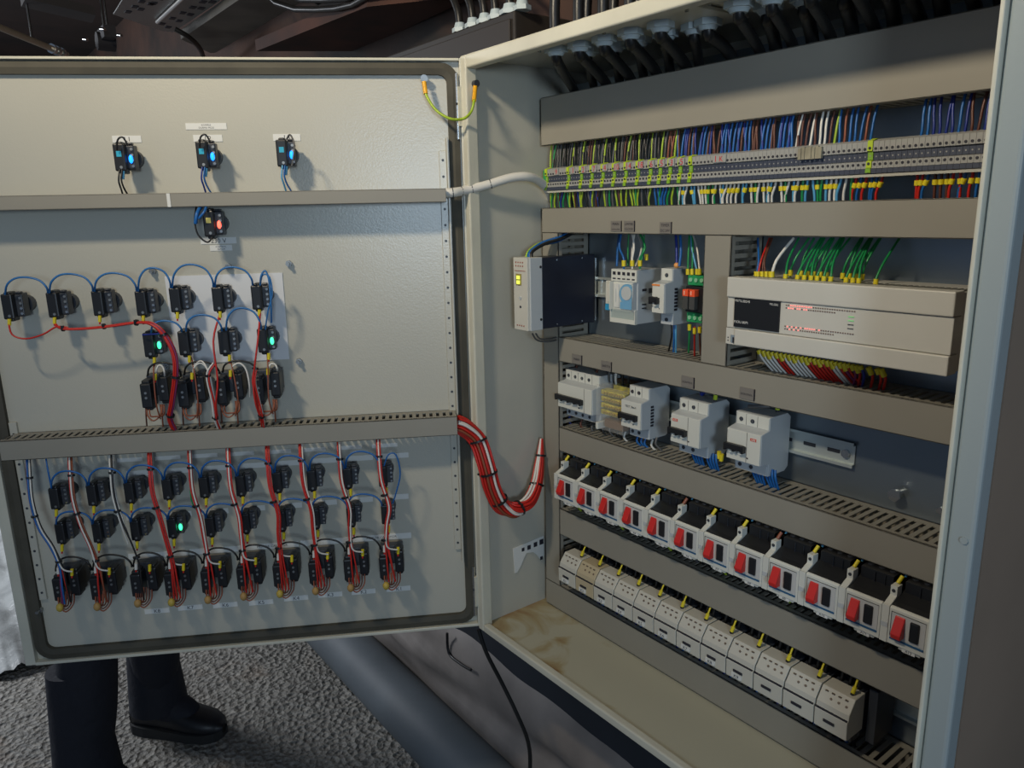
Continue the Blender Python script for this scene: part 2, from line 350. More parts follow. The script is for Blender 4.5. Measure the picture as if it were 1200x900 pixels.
# ================================================================== WIRING DUCTS
def duct(name, label, x0, x1, z0, z1, y0, y1, vert=False, pitch=.0115, slot=.0052, rotz=0, loc=(0, 0, 0), start=.0, sides=(1, 1), solid=False, top_open=True, labels=()):
    """slotted trunking; front is at y0, back at y1 (y0<y1 faces -y, else faces +y)"""
    sg = 1 if y1 > y0 else -1
    t = thing(name, label, 'cable duct', loc, rotz, 'grey slotted wiring ducts')
    def bx(b, x_0, x_1, a, c, z_0, z_1, m): b.box(x_0, x_1, min(a, c), max(a, c), z_0, z_1, m)
    c = MB(); bx(c, x0, x1, y0, y0+sg*.003, z0, z1, duct_m)
    if not vert: bx(c, x0, x1, y0, y0+sg*.010, z1-.0018, z1, duct_m); bx(c, x0, x1, y0, y0+sg*.010, z0, z0+.0018, duct_m)
    else: bx(c, x0, x0+.0018, y0, y0+sg*.010, z0, z1, duct_m); bx(c, x1-.0018, x1, y0, y0+sg*.010, z0, z1, duct_m)
    c.build('duct_cover', t, bevel=.0006)
    b = MB(); bx(b, x0+.002, x1-.002, y1-sg*.002, y1, z0+.002, z1-.002, duct_m); b.build('duct_base', t)
    s = MB(); ya, yb = y0+sg*.010, y1-sg*.012
    L0, L1 = (x0, x1) if not vert else (z0, z1)
    for side in (0, 1):
        if not sides[side]: continue
        if not vert:
            q0 = (z1-.0035, z1-.002) if side else (z0+.002, z0+.0035)
            bx(s, x0, x1, yb, y1, *q0, duct_m)
        else:
            q0 = (x1-.0035, x1-.002) if side else (x0+.002, x0+.0035)
            bx(s, *q0, yb, y1, z0, z1, duct_m)
        k = int((L1-L0)/pitch)
        if solid: bx(s, x0, x1, y0+sg*.002, yb, *q0, duct_m); continue
        for i in range(k+1):
            a = L0+i*pitch; e = min(a+pitch-slot, L1)
            if e <= a: continue
            if not vert: bx(s, a, e, y0+sg*.002, yb, *q0, duct_m)
            else: bx(s, *q0, y0+sg*.002, yb, a, e, duct_m)
    w_ = s.build('slotted_wall', t); w_['kind'] = 'stuff'
    for lb in labels:
        lx, lz, lw, lh, tx = lb; q = MB(); ya = y0-.0012 if sg > 0 else y0+.0012
        q.box(lx-lw/2, lx+lw/2, min(ya, y0), max(ya, y0), lz-lh/2, lz+lh/2, paper_g)
        yy = ya-.0003 if sg > 0 else ya+.0003
        q.box(lx+lw/2-.0012, lx+lw/2, min(yy, y0), max(yy, y0), lz-lh/2, lz+lh/2, ink)
        for i, tt in enumerate(tx):
            hh = min(.0042, lw*.78*.7/max(text_geo(tt)[2], .01))
            q.text(tt, lx-.0005, lz + (len(tx)-1)*.0035 - i*.0075 - .002, yy, hh, ink, -1 if sg > 0 else 1)
        o = q.build('label_plate', t); o['label'] = 'small grey plate reading ' + ' '.join(tx)
    return t
YD, YP = .1493, .2248
XR = .7800
pl = lambda u, v: aty(u, v, YD)
def lab(u, v, wpx, tx): p = pl(u, v); q = pl(u+wpx, v); return (p.x, p.z, (q-p).length*.98, .0165, tx)
duct('wiring_duct', 'wide plain grey wiring duct across the top of the mounting plate', .015, XR, .870, .9485, YD, YP)
duct('wiring_duct', 'grey wiring duct directly below the long terminal strip', .015, XR-.012, .723, .7656, YD, YP,
     labels=[lab(722.5, 265, 13, ['MAIN', 'SIGNALLING']), lab(738, 265, 13, ['LIMITED', 'CLOCK']), lab(780.5, 266.8, 14.5, ['TIMER', 'DC 24V'])])
duct('wiring_duct', 'grey wiring duct between the controller row and the breaker row', .058, XR, .4974, .5416, YD, YP,
     labels=[lab(676.5, 421, 12, ['MAIN']), lab(711, 429, 12.5, ['EARTH']), lab(806.5, 447.5, 15.5, ['KONTROL']), lab(876, 461.5, 18, ['KONTROL'])])
duct('wiring_duct', 'grey wiring duct with open slots under the breaker row', .058, XR, .3287, .3745, YD, YP)
duct('wiring_duct', 'grey wiring duct between the red-lever switches and the white contactors', .058, XR, .1633, .2151, YD, YP)
duct('wiring_duct', 'lowest grey wiring duct just above the rusty enclosure floor', .015, XR, .0036, .0555, YD, YP)
duct('wiring_duct', 'upright narrow grey wiring duct along the left edge of the plate', .015, .0568, .056, .7225, YD, YP, vert=True)
duct('wiring_duct', 'upright grey wiring duct left of the beige controller', .3719, .4166, .542, .7225, YD, YP, vert=True)
# door ducts, local to the door plane
d1 = dr(522.7, 228.7, .042); d2 = dr(535.8, 498, .042)
DDR = []
def dduct(label, s0, s1, z0, z1, dep, **k):
    return duct('wiring_duct', label, s0, s1, z0, z1, dep-.0125, -.0125, rotz=DA, **k)
zt1, zb1 = dr(522.7, 220.7, .042).z, dr(522.7, 236.7, .042).z
zt2, zb2 = dr(535.8, 488, .042).z, dr(535.8, 509.8, .042).z
du_ = dduct('slim grey wiring duct across the upper part of the open door', d1.x, .757, zb1, zt1, .055, solid=True)
jq = dr(198, 237, .043); MB().box(jq.x-.0025, jq.x+.0025, .0425, .0434, zb1+.0005, zt1-.0005, paper).build('joint_clip', du_)
dduct('slotted grey wiring duct across the open door above the lower switches', d2.x, .757, zb2, zt2, .055)

BLK = {}
# ================================================================== DOOR: PILOT AND SWITCH BLOCKS
def dthing(name, label, cat, u, v, group, off=.045):
    p = dr(u, v, off); return thing(name, label, cat, dw((p.x, -.0125, p.z)), DA, group), p
def single_block(t, led=None, sc=1.0, glow=None):
    """control block: round collar on the sheet, housing, taller contact block; local x grows to the image left"""
    c0 = .004*sc
    MB().cyl((c0, 0, 0), (c0, .013, 0), .0135*sc, dgrey, n=16).build('collar', t)
    b = MB().box(-.0065*sc, .0165*sc, .017, .037, -.0175*sc, .0185*sc, dgrey)
    b.box(-.0085*sc, .003*sc, .036, .041, -.0160*sc, .0175*sc, dgrey); b.box(-.0065*sc, .002*sc, .030, .040, .0185*sc, .0215*sc, dgrey); b.build('housing', t, bevel=.0015)
    c = MB().box(.0015*sc, .0175*sc, .034, .052, -.0195*sc, .0195*sc, blk); c.box(.0035*sc, .0135*sc, .030, .050, -.0230*sc, .0225*sc, blk)
    c.build('contact_block', t, bevel=.0022)
    s = MB()
    for z in (.012, .004, -.004, -.012): s.cyl((-.0055*sc, .0405, z*sc), (-.0055*sc, .0425, z*sc), .0021*sc, dull if z > 0 else steel, n=8)
    s.cyl((.008*sc, .0515, -.014*sc), (.008*sc, .0530, -.014*sc), .0022*sc, dull, n=8)
    s.build('terminal_screw', t)
    if led:
        MB().ball((-.0035*sc, .0425, -.002), .0052, led, sc=(.62, .5, 1.2)).build('led_lens', t)
        if glow: MB().box(.006, .013, .0515, .0524, .001, .009, mat('led_dim', (.03, .30, .42), .3, emit=.35) if led is led_b else mat('led_dim_amber', (.45, .38, .10), .3, emit=.4)).build('led_window', t)
def double_block(t):
    MB().cyl((0, 0, 0), (0, .012, 0), .0155, dgrey, n=16).build('collar', t)
    MB().box(-.019, .020, .010, .028, -.013, .022, dgrey).build('housing', t, bevel=.0015)
    for x0, x1, dz in ((.006, .0225, -.004), (-.0205, -.005, .006)):
        b = MB().box(x0, x1, .026, .056, -.023+dz, .017+dz, blk); b.box(x0+.002, x1-.002, .03, .052, -.028+dz, .022+dz, blk)
        b.build('contact_block', t, bevel=.0022)
        s = MB()
        for z in (-.006, .002): s.cyl(((x0+x1)/2, .0555, z+dz), ((x0+x1)/2, .0572, z+dz), .0021, dull, n=8)
        s.build('terminal_screw', t)
# top indicator lamps
for k, (u, v) in enumerate(((146, 184), (243, 181), (337, 179))):
    t, p = dthing('pilot_lamp', ('blue lit phase lamp block on the door under the strip reading L%d' % (k+1)), 'pilot lamp', u, v, 'blue phase lamps along the door top')
    single_block(t, led_b, 1.02, True)
t, p = dthing('pilot_lamp', 'red lit lamp block on the door just below the upper duct', 'pilot lamp', 251, 262, None); single_block(t, led_r, 1.02, True)
AX = [(14, 360), (67, 358), (120, 356), (171, 356), (211, 352), (261, 351), (307, 349)]
for k, (u, v) in enumerate(AX):
    t, p = dthing('indicator_block', '%s black lamp block from the left in the seven-block row under the upper door duct' % ORD[k+1], 'control block', u, v, 'seven-block row on the door'); single_block(t); BLK['A', k] = t
BX = [(180, 405), (221, 403), (268, 402), (314, 400)]
for k, (u, v) in enumerate(BX):
    lit = k in (0, 3)
    t, p = dthing('indicator_block', ('green lit' if lit else 'unlit') + ' black block, %s from the left in the four-block middle row' % ORD[k+1], 'control block', u, v, 'four-block middle row on the door'); single_block(t, led_g if lit else None); BLK['B', k] = t
CX = [(181, 459), (224, 458), (269, 455), (313, 453)]
for k, (u, v) in enumerate(CX):
    t, p = dthing('selector_block', 'double black switch block, %s from the left above the lower door duct' % ORD[k+1], 'control block', u, v, 'double blocks above the lower door duct'); double_block(t); BLK['C', k] = t
DX = [(68, 586), (112, 582), (156, 579), (200.5, 575), (243.7, 572.7), (286.7, 571), (330, 567), (370.7, 564.7), (413, 562), (454.7, 560)]
EX = [(74.7, 627), (118, 626), (162.7, 623.5), (206, 620.7), (250.7, 619), (292, 615.3), (334.7, 612.7), (374.7, 610), (416.8, 607.3), (457.5, 604.7)]
FX = [(77.3, 687), (121, 686), (168.5, 682), (208, 681), (250.7, 678), (292.5, 674), (335, 671), (376.8, 667.7), (418, 664), (459.5, 661.5)]
for k, (u, v) in enumerate(DX):
    t, p = dthing('indicator_block', '%s black lamp block from the left in the row just under the lower door duct' % ORD[k+1], 'control block', u, v, 'ten-block row under the lower door duct'); single_block(t, None, .93); BLK['D', k] = t
for k, (u, v) in enumerate(EX):
    t, p = dthing('indicator_block', ('green lit' if k == 3 else 'unlit') + ' black lamp block, %s from the left in the lower ten-block row' % ORD[k+1], 'control block', u, v, 'lower ten-block row on the door'); single_block(t, led_g if k == 3 else None, .9); BLK['E', k] = t
for k, (u, v) in enumerate(FX):
    t, p = dthing('selector_block', 'double switch block with red wire loops, %s from the left in the bottom row' % ORD[k+1], 'control block', u, v, 'double blocks along the door bottom'); double_block(t); BLK['F', k] = t

# door wiring --------------------------------------------------------------------------------------
def arc(u0, v0, u1, v1, vt, col, label, group, off=.038, top=.050, r=.0016, sl=True, lift=1.0):
    A = drw(u0, v0, off); B = drw(u1, v1, off); q = lambda t, v, o: drw(u0+(u1-u0)*t, v, o)
    pts = [A, q(.04, v0+(vt-v0)*.55, top), q(.22, v0+(vt-v0)*.92, top), q(.5, vt, top), q(.80, v1+(vt-v1)*.80, top), q(.97, v1+(vt-v1)*.35, top), B]
    return wire(pts, col, r, label, group, name='jumper_wire', sub=4, cat='jumper wire')
def ferrule(u, v, par, off=.042, ln=.010, col='yellow', lean=0):
    par = BLK[par]; p0 = Vector(par.location); Ri = Matrix.Rotation(-DA, 3, 'Z')
    p = Ri @ (drw(u, v, off)-p0); q = Ri @ (drw(u+lean, v+ln*720, off)-p0)
    o = MB().cyl(p, q, .0026, wire_c[col], n=8); o.cyl(q, p+(q-p)*1.4, .0014, wire_c['red'], n=6)
    c = o.build('wire_sleeve', par); c['label'] = ('pale' if col == 'white' else 'yellow') + ' wire sleeve'
for k in range(6):
    (u0, v0), (u1, v1) = AX[k], AX[k+1]
    vt = [325, 321, 320, 314, 310, 313][k]
    arc(u0-(9 if k else 8), v0-15, u1-11, v1-15, vt, 'jumper', 'blue jumper wire arching between the %s and %s block of the seven-block door row' % (ORD[k+1], ORD[k+2]), 'blue jumpers over the seven-block row')
arc(305, 334, 318, 378, 318, 'jumper', 'blue wire curling from the last upper block down to the green lit right block', None)
for o in ():
    pass
wire([drw(305, 334, .04), drw(308, 322, .05), drw(316, 325, .05), drw(319, 345, .05), drw(314, 365, .05), drw(311, 386, .04)], 'jumper', .0013, 'blue wire hooking around the right end of the seven-block row down one row', 'blue hook wires')
for k in range(3):
    (u0, v0), (u1, v1) = BX[k], BX[k+1]
    arc(u0-3, v0-15, u1-8, v1-14, [376, 369, 361][k], 'jumper', 'blue jumper wire arching between the %s and %s block of the four-block door row' % (ORD[k+1], ORD[k+2]), 'blue jumpers over the four-block row')
for k in range(4):
    u, v = CX[k]
    if k < 3: arc(u-8, v-19, CX[k+1][0]-12, CX[k+1][1]-17, 425-k, 'black', 'black jumper wire arching from the %s double block above the lower duct' % ORD[k+1], 'black jumpers over the four double blocks')
    arc(u+2, v-18, u+(12 if k in (0, 3) else 24), v-(18 if k in (0, 3) else -10), 426 if k else 428, 'white', 'white jumper wire rising from the %s double block above the lower duct' % ORD[k+1], 'white jumpers over the four double blocks')
    for j, (a, c) in enumerate(((-9, 7), (-6, 11))):
        wire([drw(u+a, v+16, .035), drw(u+a+1, v+28, .045), drw(u+(a+c)/2, v+34-j*5, .05), drw(u+c, v+27, .045), drw(u+c, v+15, .035)], 'orange', .0013, 'brown wire loop hanging under the %s double block above the lower duct, %s loop' % (ORD[k+1], ('wider', 'tighter')[j]), 'brown loops under the four double blocks', name='wire_loop', cat='wire loop')
    for j, du in enumerate((-10, 9)):
        wire([drw(u+du, v+15, .035), drw(u+du, v+26, .042), drw(u+du+1, v+40+j, .03)], 'orange' if j else 'brown', .0013, 'brown wire running from the %s double block into the slotted duct, %s one' % (ORD[k+1], ('left', 'right')[j]), 'brown wires into the slotted door duct')
    wire([drw(u, BX[k][1]+15, .038), drw(u+(-1, 4, 4, 1)[k], v-20, .055), drw(u+(2, 8, 10, 2)[k], v+14, .062), drw(u+7, v+32, .05)], 'orange', .0012, 'thin brown wire crossing in front of the %s double block above the lower duct' % ORD[k+1], 'brown wires crossing the four double blocks')
    ferrule(u+1, v-21, ('C', k), .05)
    ferrule(BX[k][0]+1, BX[k][1]+14, ('B', k), .045)
for k, (u, v) in enumerate(AX): ferrule(u-3, v+14, ('A', k), .045)
for k, (u, v) in enumerate(EX): ferrule(u-2, v+11.5, ('E', k), .047)
for k, (u, v) in enumerate(DX): ferrule(u-2, v+11.5, ('D', k), .047)
# red collector along the seven-block row, down into the slotted duct
def bundle(name, label, paths, ties, group=None, r=.0014, cat='wire bundle', tie_r=.0048):
    o0 = Vector(paths[0][1][0]); t = thing(name, label, cat, o0, 0, group)
    for col, pts in paths: MB().tube([Vector(p)-o0 for p in pts], r, wire_c[col], 6, 5).build('strand', t)
    for a, b, rr in ties:
        a = Vector(a); b = Vector(b); d = (b-a).normalized(); a2 = a-d*.0018; b2 = a+d*.0018
        m = MB().cyl(a2-o0, b2-o0, rr, blk, n=12); s = d.orthogonal().normalized(); m.box(*(lambda c: (c.x-.002, c.x+.002, c.y-.002, c.y+.002, c.z-.0015, c.z+.0015))(a-o0+s*rr), blk)
        m.build('cable_tie', t)
    return t
def doffs(pts, k, n, sp=.0026):
    a = 2*math.pi*k/max(n, 1); out = []
    for i, (u, v, o) in enumerate(pts):
        p = dr(u, v, o); out.append(dw((p.x + sp*math.cos(a), p.y + sp*math.sin(a), p.z + sp*.3*math.sin(a*2))))
    return out
main = [(66, 379, .042), (74, 385, .05), (100, 385, .05), (130, 382, .05), (160, 378, .05), (178, 380, .055), (192, 392, .06), (203, 412, .06), (206, 435, .06), (202, 470, .055), (199, 490, .045), (204, 503, .035)]
cols = ['red', 'red', 'red', 'purple', 'red', 'purple', 'darkblue']
paths = []
for i, c in enumerate(cols):
    st_ = 0 if i < 3 else (3 if i < 5 else 5)
    P_ = doffs(main[st_:], i, 7, .0032) if c != 'darkblue' else doffs([(168, 392, .05), (183, 391, .058)] + main[6:], i, 7, .0034)
    paths.append((c, P_))
tie = lambda pts, i, rr: (drw(*pts[i]), drw(*pts[min(i+1, len(pts)-1)]), rr)
bundle('wire_bundle', 'thick red wire bundle sweeping under the seven-block row and down into the slotted duct', paths,
       [tie(main, 1, .0045), (drw(122, 382.5, .05), drw(130, 382, .05), .0045), tie(main, 4, .005), tie(main, 6, .0062), (drw(206, 442, .06), drw(205, 450, .06), .0062), (drw(200, 487, .046), drw(200, 492, .044), .0062)])
wire([drw(10, 376, .045), drw(14, 392, .05), (drw(30, 397, .05)), drw(50, 392, .05), drw(66, 383, .05), drw(80, 384, .05)], 'red', .0014, 'red wire drooping from the leftmost block of the seven-block row', None)
for k, (u, v) in enumerate(((257, 370), (305, 366))):
    q = (250, 255, 253, 257) if k == 0 else (302, 297, 300, 310)
    wire([drw(u, v, .045), drw(q[0], 400, .058), drw(q[1], 445, .06), drw(q[2], 475, .058), drw(q[3], 500, .035)], 'red', .0016, 'single red wire hanging from the %s block of the seven-block row' % ('sixth', 'last')[k], 'single red drop wires')
wb = [(252, 425, .055), (244, 440, .06), (250, 470, .055), (253, 490, .05), (258, 504, .035)]
bundle('wire_bundle', 'white and red wires tied together beside the third double block', [('white', doffs(wb, 0, 3)), ('red', doffs(wb, 1, 3)), ('white', doffs([(225, 430, .05), (235, 424, .055)] + wb[1:], 2, 3))], [tie(wb, 1, .004), tie(wb, 3, .004)])
wb = [(300, 432, .055), (298, 448, .058), (303, 470, .055), (307, 488, .05), (309, 504, .035)]
bundle('wire_bundle', 'short red wire bundle falling beside the rightmost double block', [('red', doffs(wb, 0, 3)), ('red', doffs(wb, 1, 3)), ('white', doffs(wb, 2, 3))], [tie(wb, 0, .004), tie(wb, 3, .0045)])
# lamp leads at the top
for k, (u, v) in enumerate(((146, 184), (243, 181), (337, 179))):
    c = ('black', 'blue', 'blue')[k]; c2 = ('blue', 'darkblue', 'lightblue')[k]
    wire([drw(u-3, v+15, .04), drw(u-4, v+26, .045), drw(u-1, v+36, .04), drw(u+6, v+48, .03)], c, .0014, '%s lead under the blue lamp reading L%d' % (c, k+1), 'leads under the blue phase lamps')
    wire([drw(u-6, v+15, .04), drw(u-7, v+28, .045), drw(u-4, v+38, .04), drw(u-1, v+48, .03)], c2 if k else 'black', .0014, 'second lead under the blue lamp reading L%d' % (k+1), 'leads under the blue phase lamps')
    wire([drw(u-1, v+14, .036), drw(u-2, v+26, .04)], 'lightblue', .0022, 'short pale blue sleeve under the blue lamp reading L%d' % (k+1), 'leads under the blue phase lamps')
    wire([drw(u-9, v-8, .045), drw(u-8, v-20, .052), drw(u-2, v-23, .052), drw(u+4, v-13, .048)] if k < 2 else [drw(u-1, v-16, .045), drw(u+3, v-21, .052), drw(u+8, v-8, .06), drw(u+5, v+16, .06)], 'black' if k < 2 else 'grey', .0014, '%s wire loop over the lamp reading L%d' % ('black' if k < 2 else 'grey', k+1), 'loops over the phase lamps')
wire([drw(230, 242, .03), drw(228, 258, .045), drw(232, 275, .05), drw(243, 284, .05), drw(249, 278, .045)], 'black', .0014, 'black wire looping under the red lamp', None)
wire([drw(236, 241, .03), drw(231, 250, .05), drw(229, 262, .05)], 'blue', .003, 'blue lead left of the red lamp', None)
wire([drw(242, 240, .03), drw(240, 247, .05), drw(233, 256, .05)], 'blue', .0022, 'second blue lead left of the red lamp', None)
# lower rows: jumpers, bundles, loops
for k in range(9):
    (u0, v0), (u1, v1) = DX[k], DX[k+1]
    arc(u0-8, v0-14, u1-10, v1-13, (v0+v1)/2-32, 'blue', 'blue jumper wire arching between the %s and %s block just under the lower duct' % (ORD[k+1], ORD[k+2]), 'blue jumpers of the upper ten-block row')
    (u0, v0), (u1, v1) = EX[k], EX[k+1]
    arc(u0-9, v0-13, u1-10, v1-12, (v0+v1)/2-27, 'blue', 'blue jumper wire arching between the %s and %s block of the lower ten-block row' % (ORD[k+1], ORD[k+2]), 'blue jumpers of the lower ten-block row')
    (u0, v0), (u1, v1) = FX[k], FX[k+1]
    arc(u0-12, v0-18, u1-14, v1-18, (v0+v1)/2-34, 'black', 'black jumper wire arching between the %s and %s double block of the bottom row' % (ORD[k+1], ORD[k+2]), 'black jumpers of the bottom row')
wire([drw(450, 546, .045), drw(455, 533, .05), drw(464, 533, .05), drw(469, 555, .05), drw(464, 578, .05), drw(460, 590, .045)], 'blue', .0013, 'blue wire hooking around the right end of the lower rows', 'blue hook wires')
wire([drw(54, 538, .035), drw(56, 550, .045), drw(60, 570, .045)], 'blue', .0014, 'blue wire dropping from the duct to the first block under it', None)
wire([drw(222, 530, .035), drw(223, 550, .045), drw(224, 585, .045), drw(232, 600, .045)], 'green', .0012, 'dark green wire dropping beside the fifth lower bundle', None)
BS = [(33, 540), (82, 537), (130, 534), (175, 530), (222, 528), (267, 526), (313, 523), (352, 520), (397, 518), (443, 515)]
BC = [['purple', 'blue', 'white', 'black', 'red'], ['red', 'white', 'orange', 'red'], ['white', 'black', 'white'], ['red', 'red', 'red', 'white'], ['red', 'white', 'red'], ['red', 'white', 'red', 'red'], ['red', 'red', 'red', 'white'], ['red', 'red', 'white', 'red'], ['red', 'white', 'red'], ['red', 'white', 'red', 'red']]
for k, (u, v) in enumerate(BS):
    fu, fv = FX[k]; m_ = [(u, v-3, .03), (u+1, v+18, .048), (u+4, v+48, .056), (u+13, v+78, .060), (u+(fu-u)*.62, fv-46, .062), (fu-6, fv-22, .064)]
    P = []
    for i, c in enumerate(BC[k]):
        e = [(fu+6, fv-18, .058)] if c == 'white' else [(fu-4+i, fv, .066), (fu-2+2*i, fv+20, .060)]
        if k == 2 and c == 'white': mm = m_[:4]; e = [(152, 637, .05)]
        else: mm = m_
        P.append((c, doffs(mm+e, i, len(BC[k]), .0025)))
    bundle('wire_bundle', '%s tied wire bundle from the left dropping from the lower duct to the bottom switches' % ORD[k+1], P,
           [(drw(m_[1][0]+1, m_[1][1]+2, m_[1][2]), drw(m_[2][0], m_[2][1], m_[2][2]), .0050), (drw(m_[3][0]-5, m_[3][1]-13, .059), drw(m_[3][0], m_[3][1], .060), .0050), (drw(m_[5][0]-2, m_[5][1]-7, .063), drw(m_[5][0], m_[5][1], .064), .0048)], 'red and white bundles under the lower duct')
    for j in range(4):
        a = -9+j*2.5; c = 9-j*3
        wire([drw(fu+a, fv+10, .04), drw(fu+a+1, fv+22, .05), drw(fu+(a+c)/2, fv+30-j*3, .055), drw(fu+c, fv+20, .05), drw(fu+c, fv+6, .04)], ('orange', 'brown', 'brown', 'orange')[j], .0013, '%s wire loop under the %s double block of the bottom row' % (('outermost', 'second', 'third', 'innermost')[j], ORD[k+1]), 'red loops under the bottom switches', name='wire_loop', cat='wire loop')
    _b = BLK['F', k]; MB().ball(Matrix.Rotation(-DA, 3, 'Z') @ (drw(fu-7, fv+25, .052)-Vector(_b.location)), .0062, mat('tan_cap', (.42, .25, .08), .6) if k % 3 else mat('amber_cap', (.50, .36, .06), .5), sc=(1, .9, 1.2)).build('wire_cap', _b)
    ferrule(fu-9, fv-22, ('F', k), .052, col='white')
    ferrule(fu+7, fv-20, ('F', k), .056)

# hinge side: earth strap, spiral wrapped cable, U bundle
t = thing('earth_strap', 'yellow green earth strap bridging door and enclosure at the top hinge', 'earth strap', drw(497, 92, .0))
o0 = t.location.copy(); E = [drw(497, 96, .006), drw(499, 110, .012), drw(510, 128, .022), drw(527, 139, .03), aty(543, 139, -.014), aty(552, 131, -.010), aty(555.5, 118, -.004), atx(557, 101, .016)]
MB().tube([p-o0 for p in E], .0022, wire_c['yg'], 8, 6).build('strap_wire', t)
MB().cyl(E[0]-o0, E[1]-o0, .0036, mat('orange_sleeve', (.85, .42, .02), .4), n=10).build('lug_sleeve', t)
MB().cyl(E[-2]-o0, E[-1]-o0, .0036, MATS['orange_sleeve'], n=10).build('lug_sleeve', t)
b = MB().cyl(drw(497, 92, -.002)-o0, drw(497, 92, .004)-o0, .006, dull, n=12); b.build('ring_lug', t)
q = atx(557.5, 98, .016); MB().cyl(q-o0-Vector((.016, 0, 0)), q+Vector((.004, 0, 0))-o0, .0055, dgrey, n=10).build('ring_lug', t)
sp = [drw(523, 226, .02), drw(532, 225.5, .02), aty(546, 223, -.004), aty(570, 217, .03), aty(598, 208.5, .07), aty(617, 207, .10), aty(630, 211, .13), aty(641, 221, .16), aty(645, 232, .18)]
t = thing('spiral_wrapped_cable', 'white spiral-wrapped cable crossing from the upper door duct to the terminal strip', 'cable', sp[0]); o0 = t.location.copy()
MB().tube([p-o0 for p in sp], .0076, wire_c['white'], 10, 6).build('sleeving', t)
SPp = smooth_path(sp, 6)
for i in (5, 10, 14, 19): MB().cyl(SPp[i]-o0-Vector((.0003, 0, 0)), SPp[i]-o0+(SPp[i+1]-SPp[i]).normalized()*.0012, .0079, dgrey, n=14).build('spiral_turn', t)
ub = [drw(534, 496, .025), drw(545, 501, .022), aty(560, 516, -.004), aty(570, 546, .004), aty(577, 572, .012), aty(588, 592, .030), aty(604, 598, .055), aty(619, 588, .085), aty(628, 568, .11), aty(632, 542, .13), aty(634.5, 514, .142)]
n_ = len(ub); paths = []
for i in range(26):
    a = 2*math.pi*i*.381966*1.0; rr = .0150*math.sqrt((i+.5)/26)
    P = []
    for j, p in enumerate(ub):
        d = (ub[min(j+1, n_-1)]-ub[max(j-1, 0)]).normalized(); s1 = d.cross(Vector((.6, .8, .1))).normalized(); s2 = d.cross(s1); k_ = (1.0, 1, 1, 1, 1, 1, .9, .8, .7, .5, .08)[j]
        P.append(p + s1*(rr*math.cos(a)*k_) + s2*(rr*math.sin(a)*k_))
    paths.append(('white' if i in (10, 17, 18, 22) else ('orange' if i in (21,) else 'red'), P))
bundle('wire_loom', 'thick U-shaped loom of red and white wires hanging between door and enclosure', paths,
       [(ub[2]+(ub[3]-ub[2])*.0, ub[3], .0172), (ub[3]+(ub[4]-ub[3])*.3, ub[4], .0172), (ub[5]-(ub[5]-ub[4])*.3, ub[5], .0172), (ub[6]+(ub[7]-ub[6])*.3, ub[7], .0155), (ub[8], ub[9], .0125), (ub[9]+(ub[10]-ub[9])*.3, ub[10], .0085)], r=.0024)

# ================================================================== TERMINAL STRIP
YT = .150
t0 = aty(641, 207, YT); zc = .8135
rail = thing('din_rail', 'long steel mounting rail carrying the terminal strip', 'mounting rail', (.02, .218, zc), 0, 'steel mounting rails')
b = MB().box(0, .735, 0, .007, -.0175, .0175, steel); b.build('rail_body', rail)
b = MB().box(0, .735, -.0678, -.0662, -.0225, -.0195, paint); b.box(0, .735, -.066, 0, -.0215, -.0205, paint); b.build('rail_lip', rail)
tg = MB()   # one slim grey feed-through terminal, 6 mm wide
prof = [(.065, -.019), (.010, -.019), (.002, -.013), (.002, -.0055), (.006, -.0045), (.006, .0045), (.002, .0055), (.002, .0165), (.012, .0195), (.065, .0195)]
def term(m_body, m_tag, m_hole):
    b = MB(); b.prism(prof, .0001, .0061, m_body); body = b.mesh('terminal_block')
    c = MB().box(.0001, .0061, .0045, .0062, -.0042, .0042, m_tag); c.cyl((.003, .0042, 0), (.003, .0047, 0), .0009, MATS['terminal_grey'], n=6)
    for z in (.0085, -.0085): c.cyl((.003, .0014, z), (.003, .0024, z), .0016, m_hole, n=8)
    c.box(.0001, .0061, .0008, .0012, -.0185, -.0135, m_tag)
    return body, c.mesh('terminal_face')
gb = term(mat('terminal_grey', (.34, .34, .32), .5), mat('terminal_tag', (.045, .055, .085), .5), ink)
yb = term(yg, mat('green_yellow_dark', (.22, .42, .03), .45), ink)
yel_x = [aty(u, v, YT).x for u, v in ((640, 207), (665.5, 205), (678, 204), (690.5, 203), (703, 202), (715.8, 201), (730, 200), (744, 198), (758, 197), (770, 196), (782, 195.5), (793, 195), (805.5, 193), (1014.5, 185))]
x = yel_x[0]-.003; i = 0; gi = 0; yi = 0; PIT = .0063
TX = []
while x < .742:
    isy = any(abs(x-q) < PIT/2 for q in yel_x)
    if isy: yi += 1
    else: gi += 1
    body, face = yb if isy else gb
    o = bpy.data.objects.new('terminal_block', body); COL.objects.link(o); o.location = (x, YT-.002-(.0012 if isy else 0), zc+(.0008 if isy else 0))
    tag(o, ('yellow green earth terminal, %s earth one from the left end of the strip' % nth(yi)) if isy else ('grey terminal block, %s grey one from the left end of the strip' % nth(gi)), 'terminal block', 'earth terminals of the strip' if isy else 'grey terminals of the strip')
    f_ = bpy.data.objects.new('marker_face', face); COL.objects.link(f_); f_.parent = o
    TX.append(x+.003); x += PIT; i += 1
eb = MB().box(0, .006, 0, .06, -.016, .016, grn_pl); eb.box(-.004, 0, .003, .04, -.012, .012, yg); 
tag(eb.build('end_stop', loc=(TX[0]-.010, YT+.002, zc)), 'green and yellow end stop at the left end of the terminal strip', 'end stop')
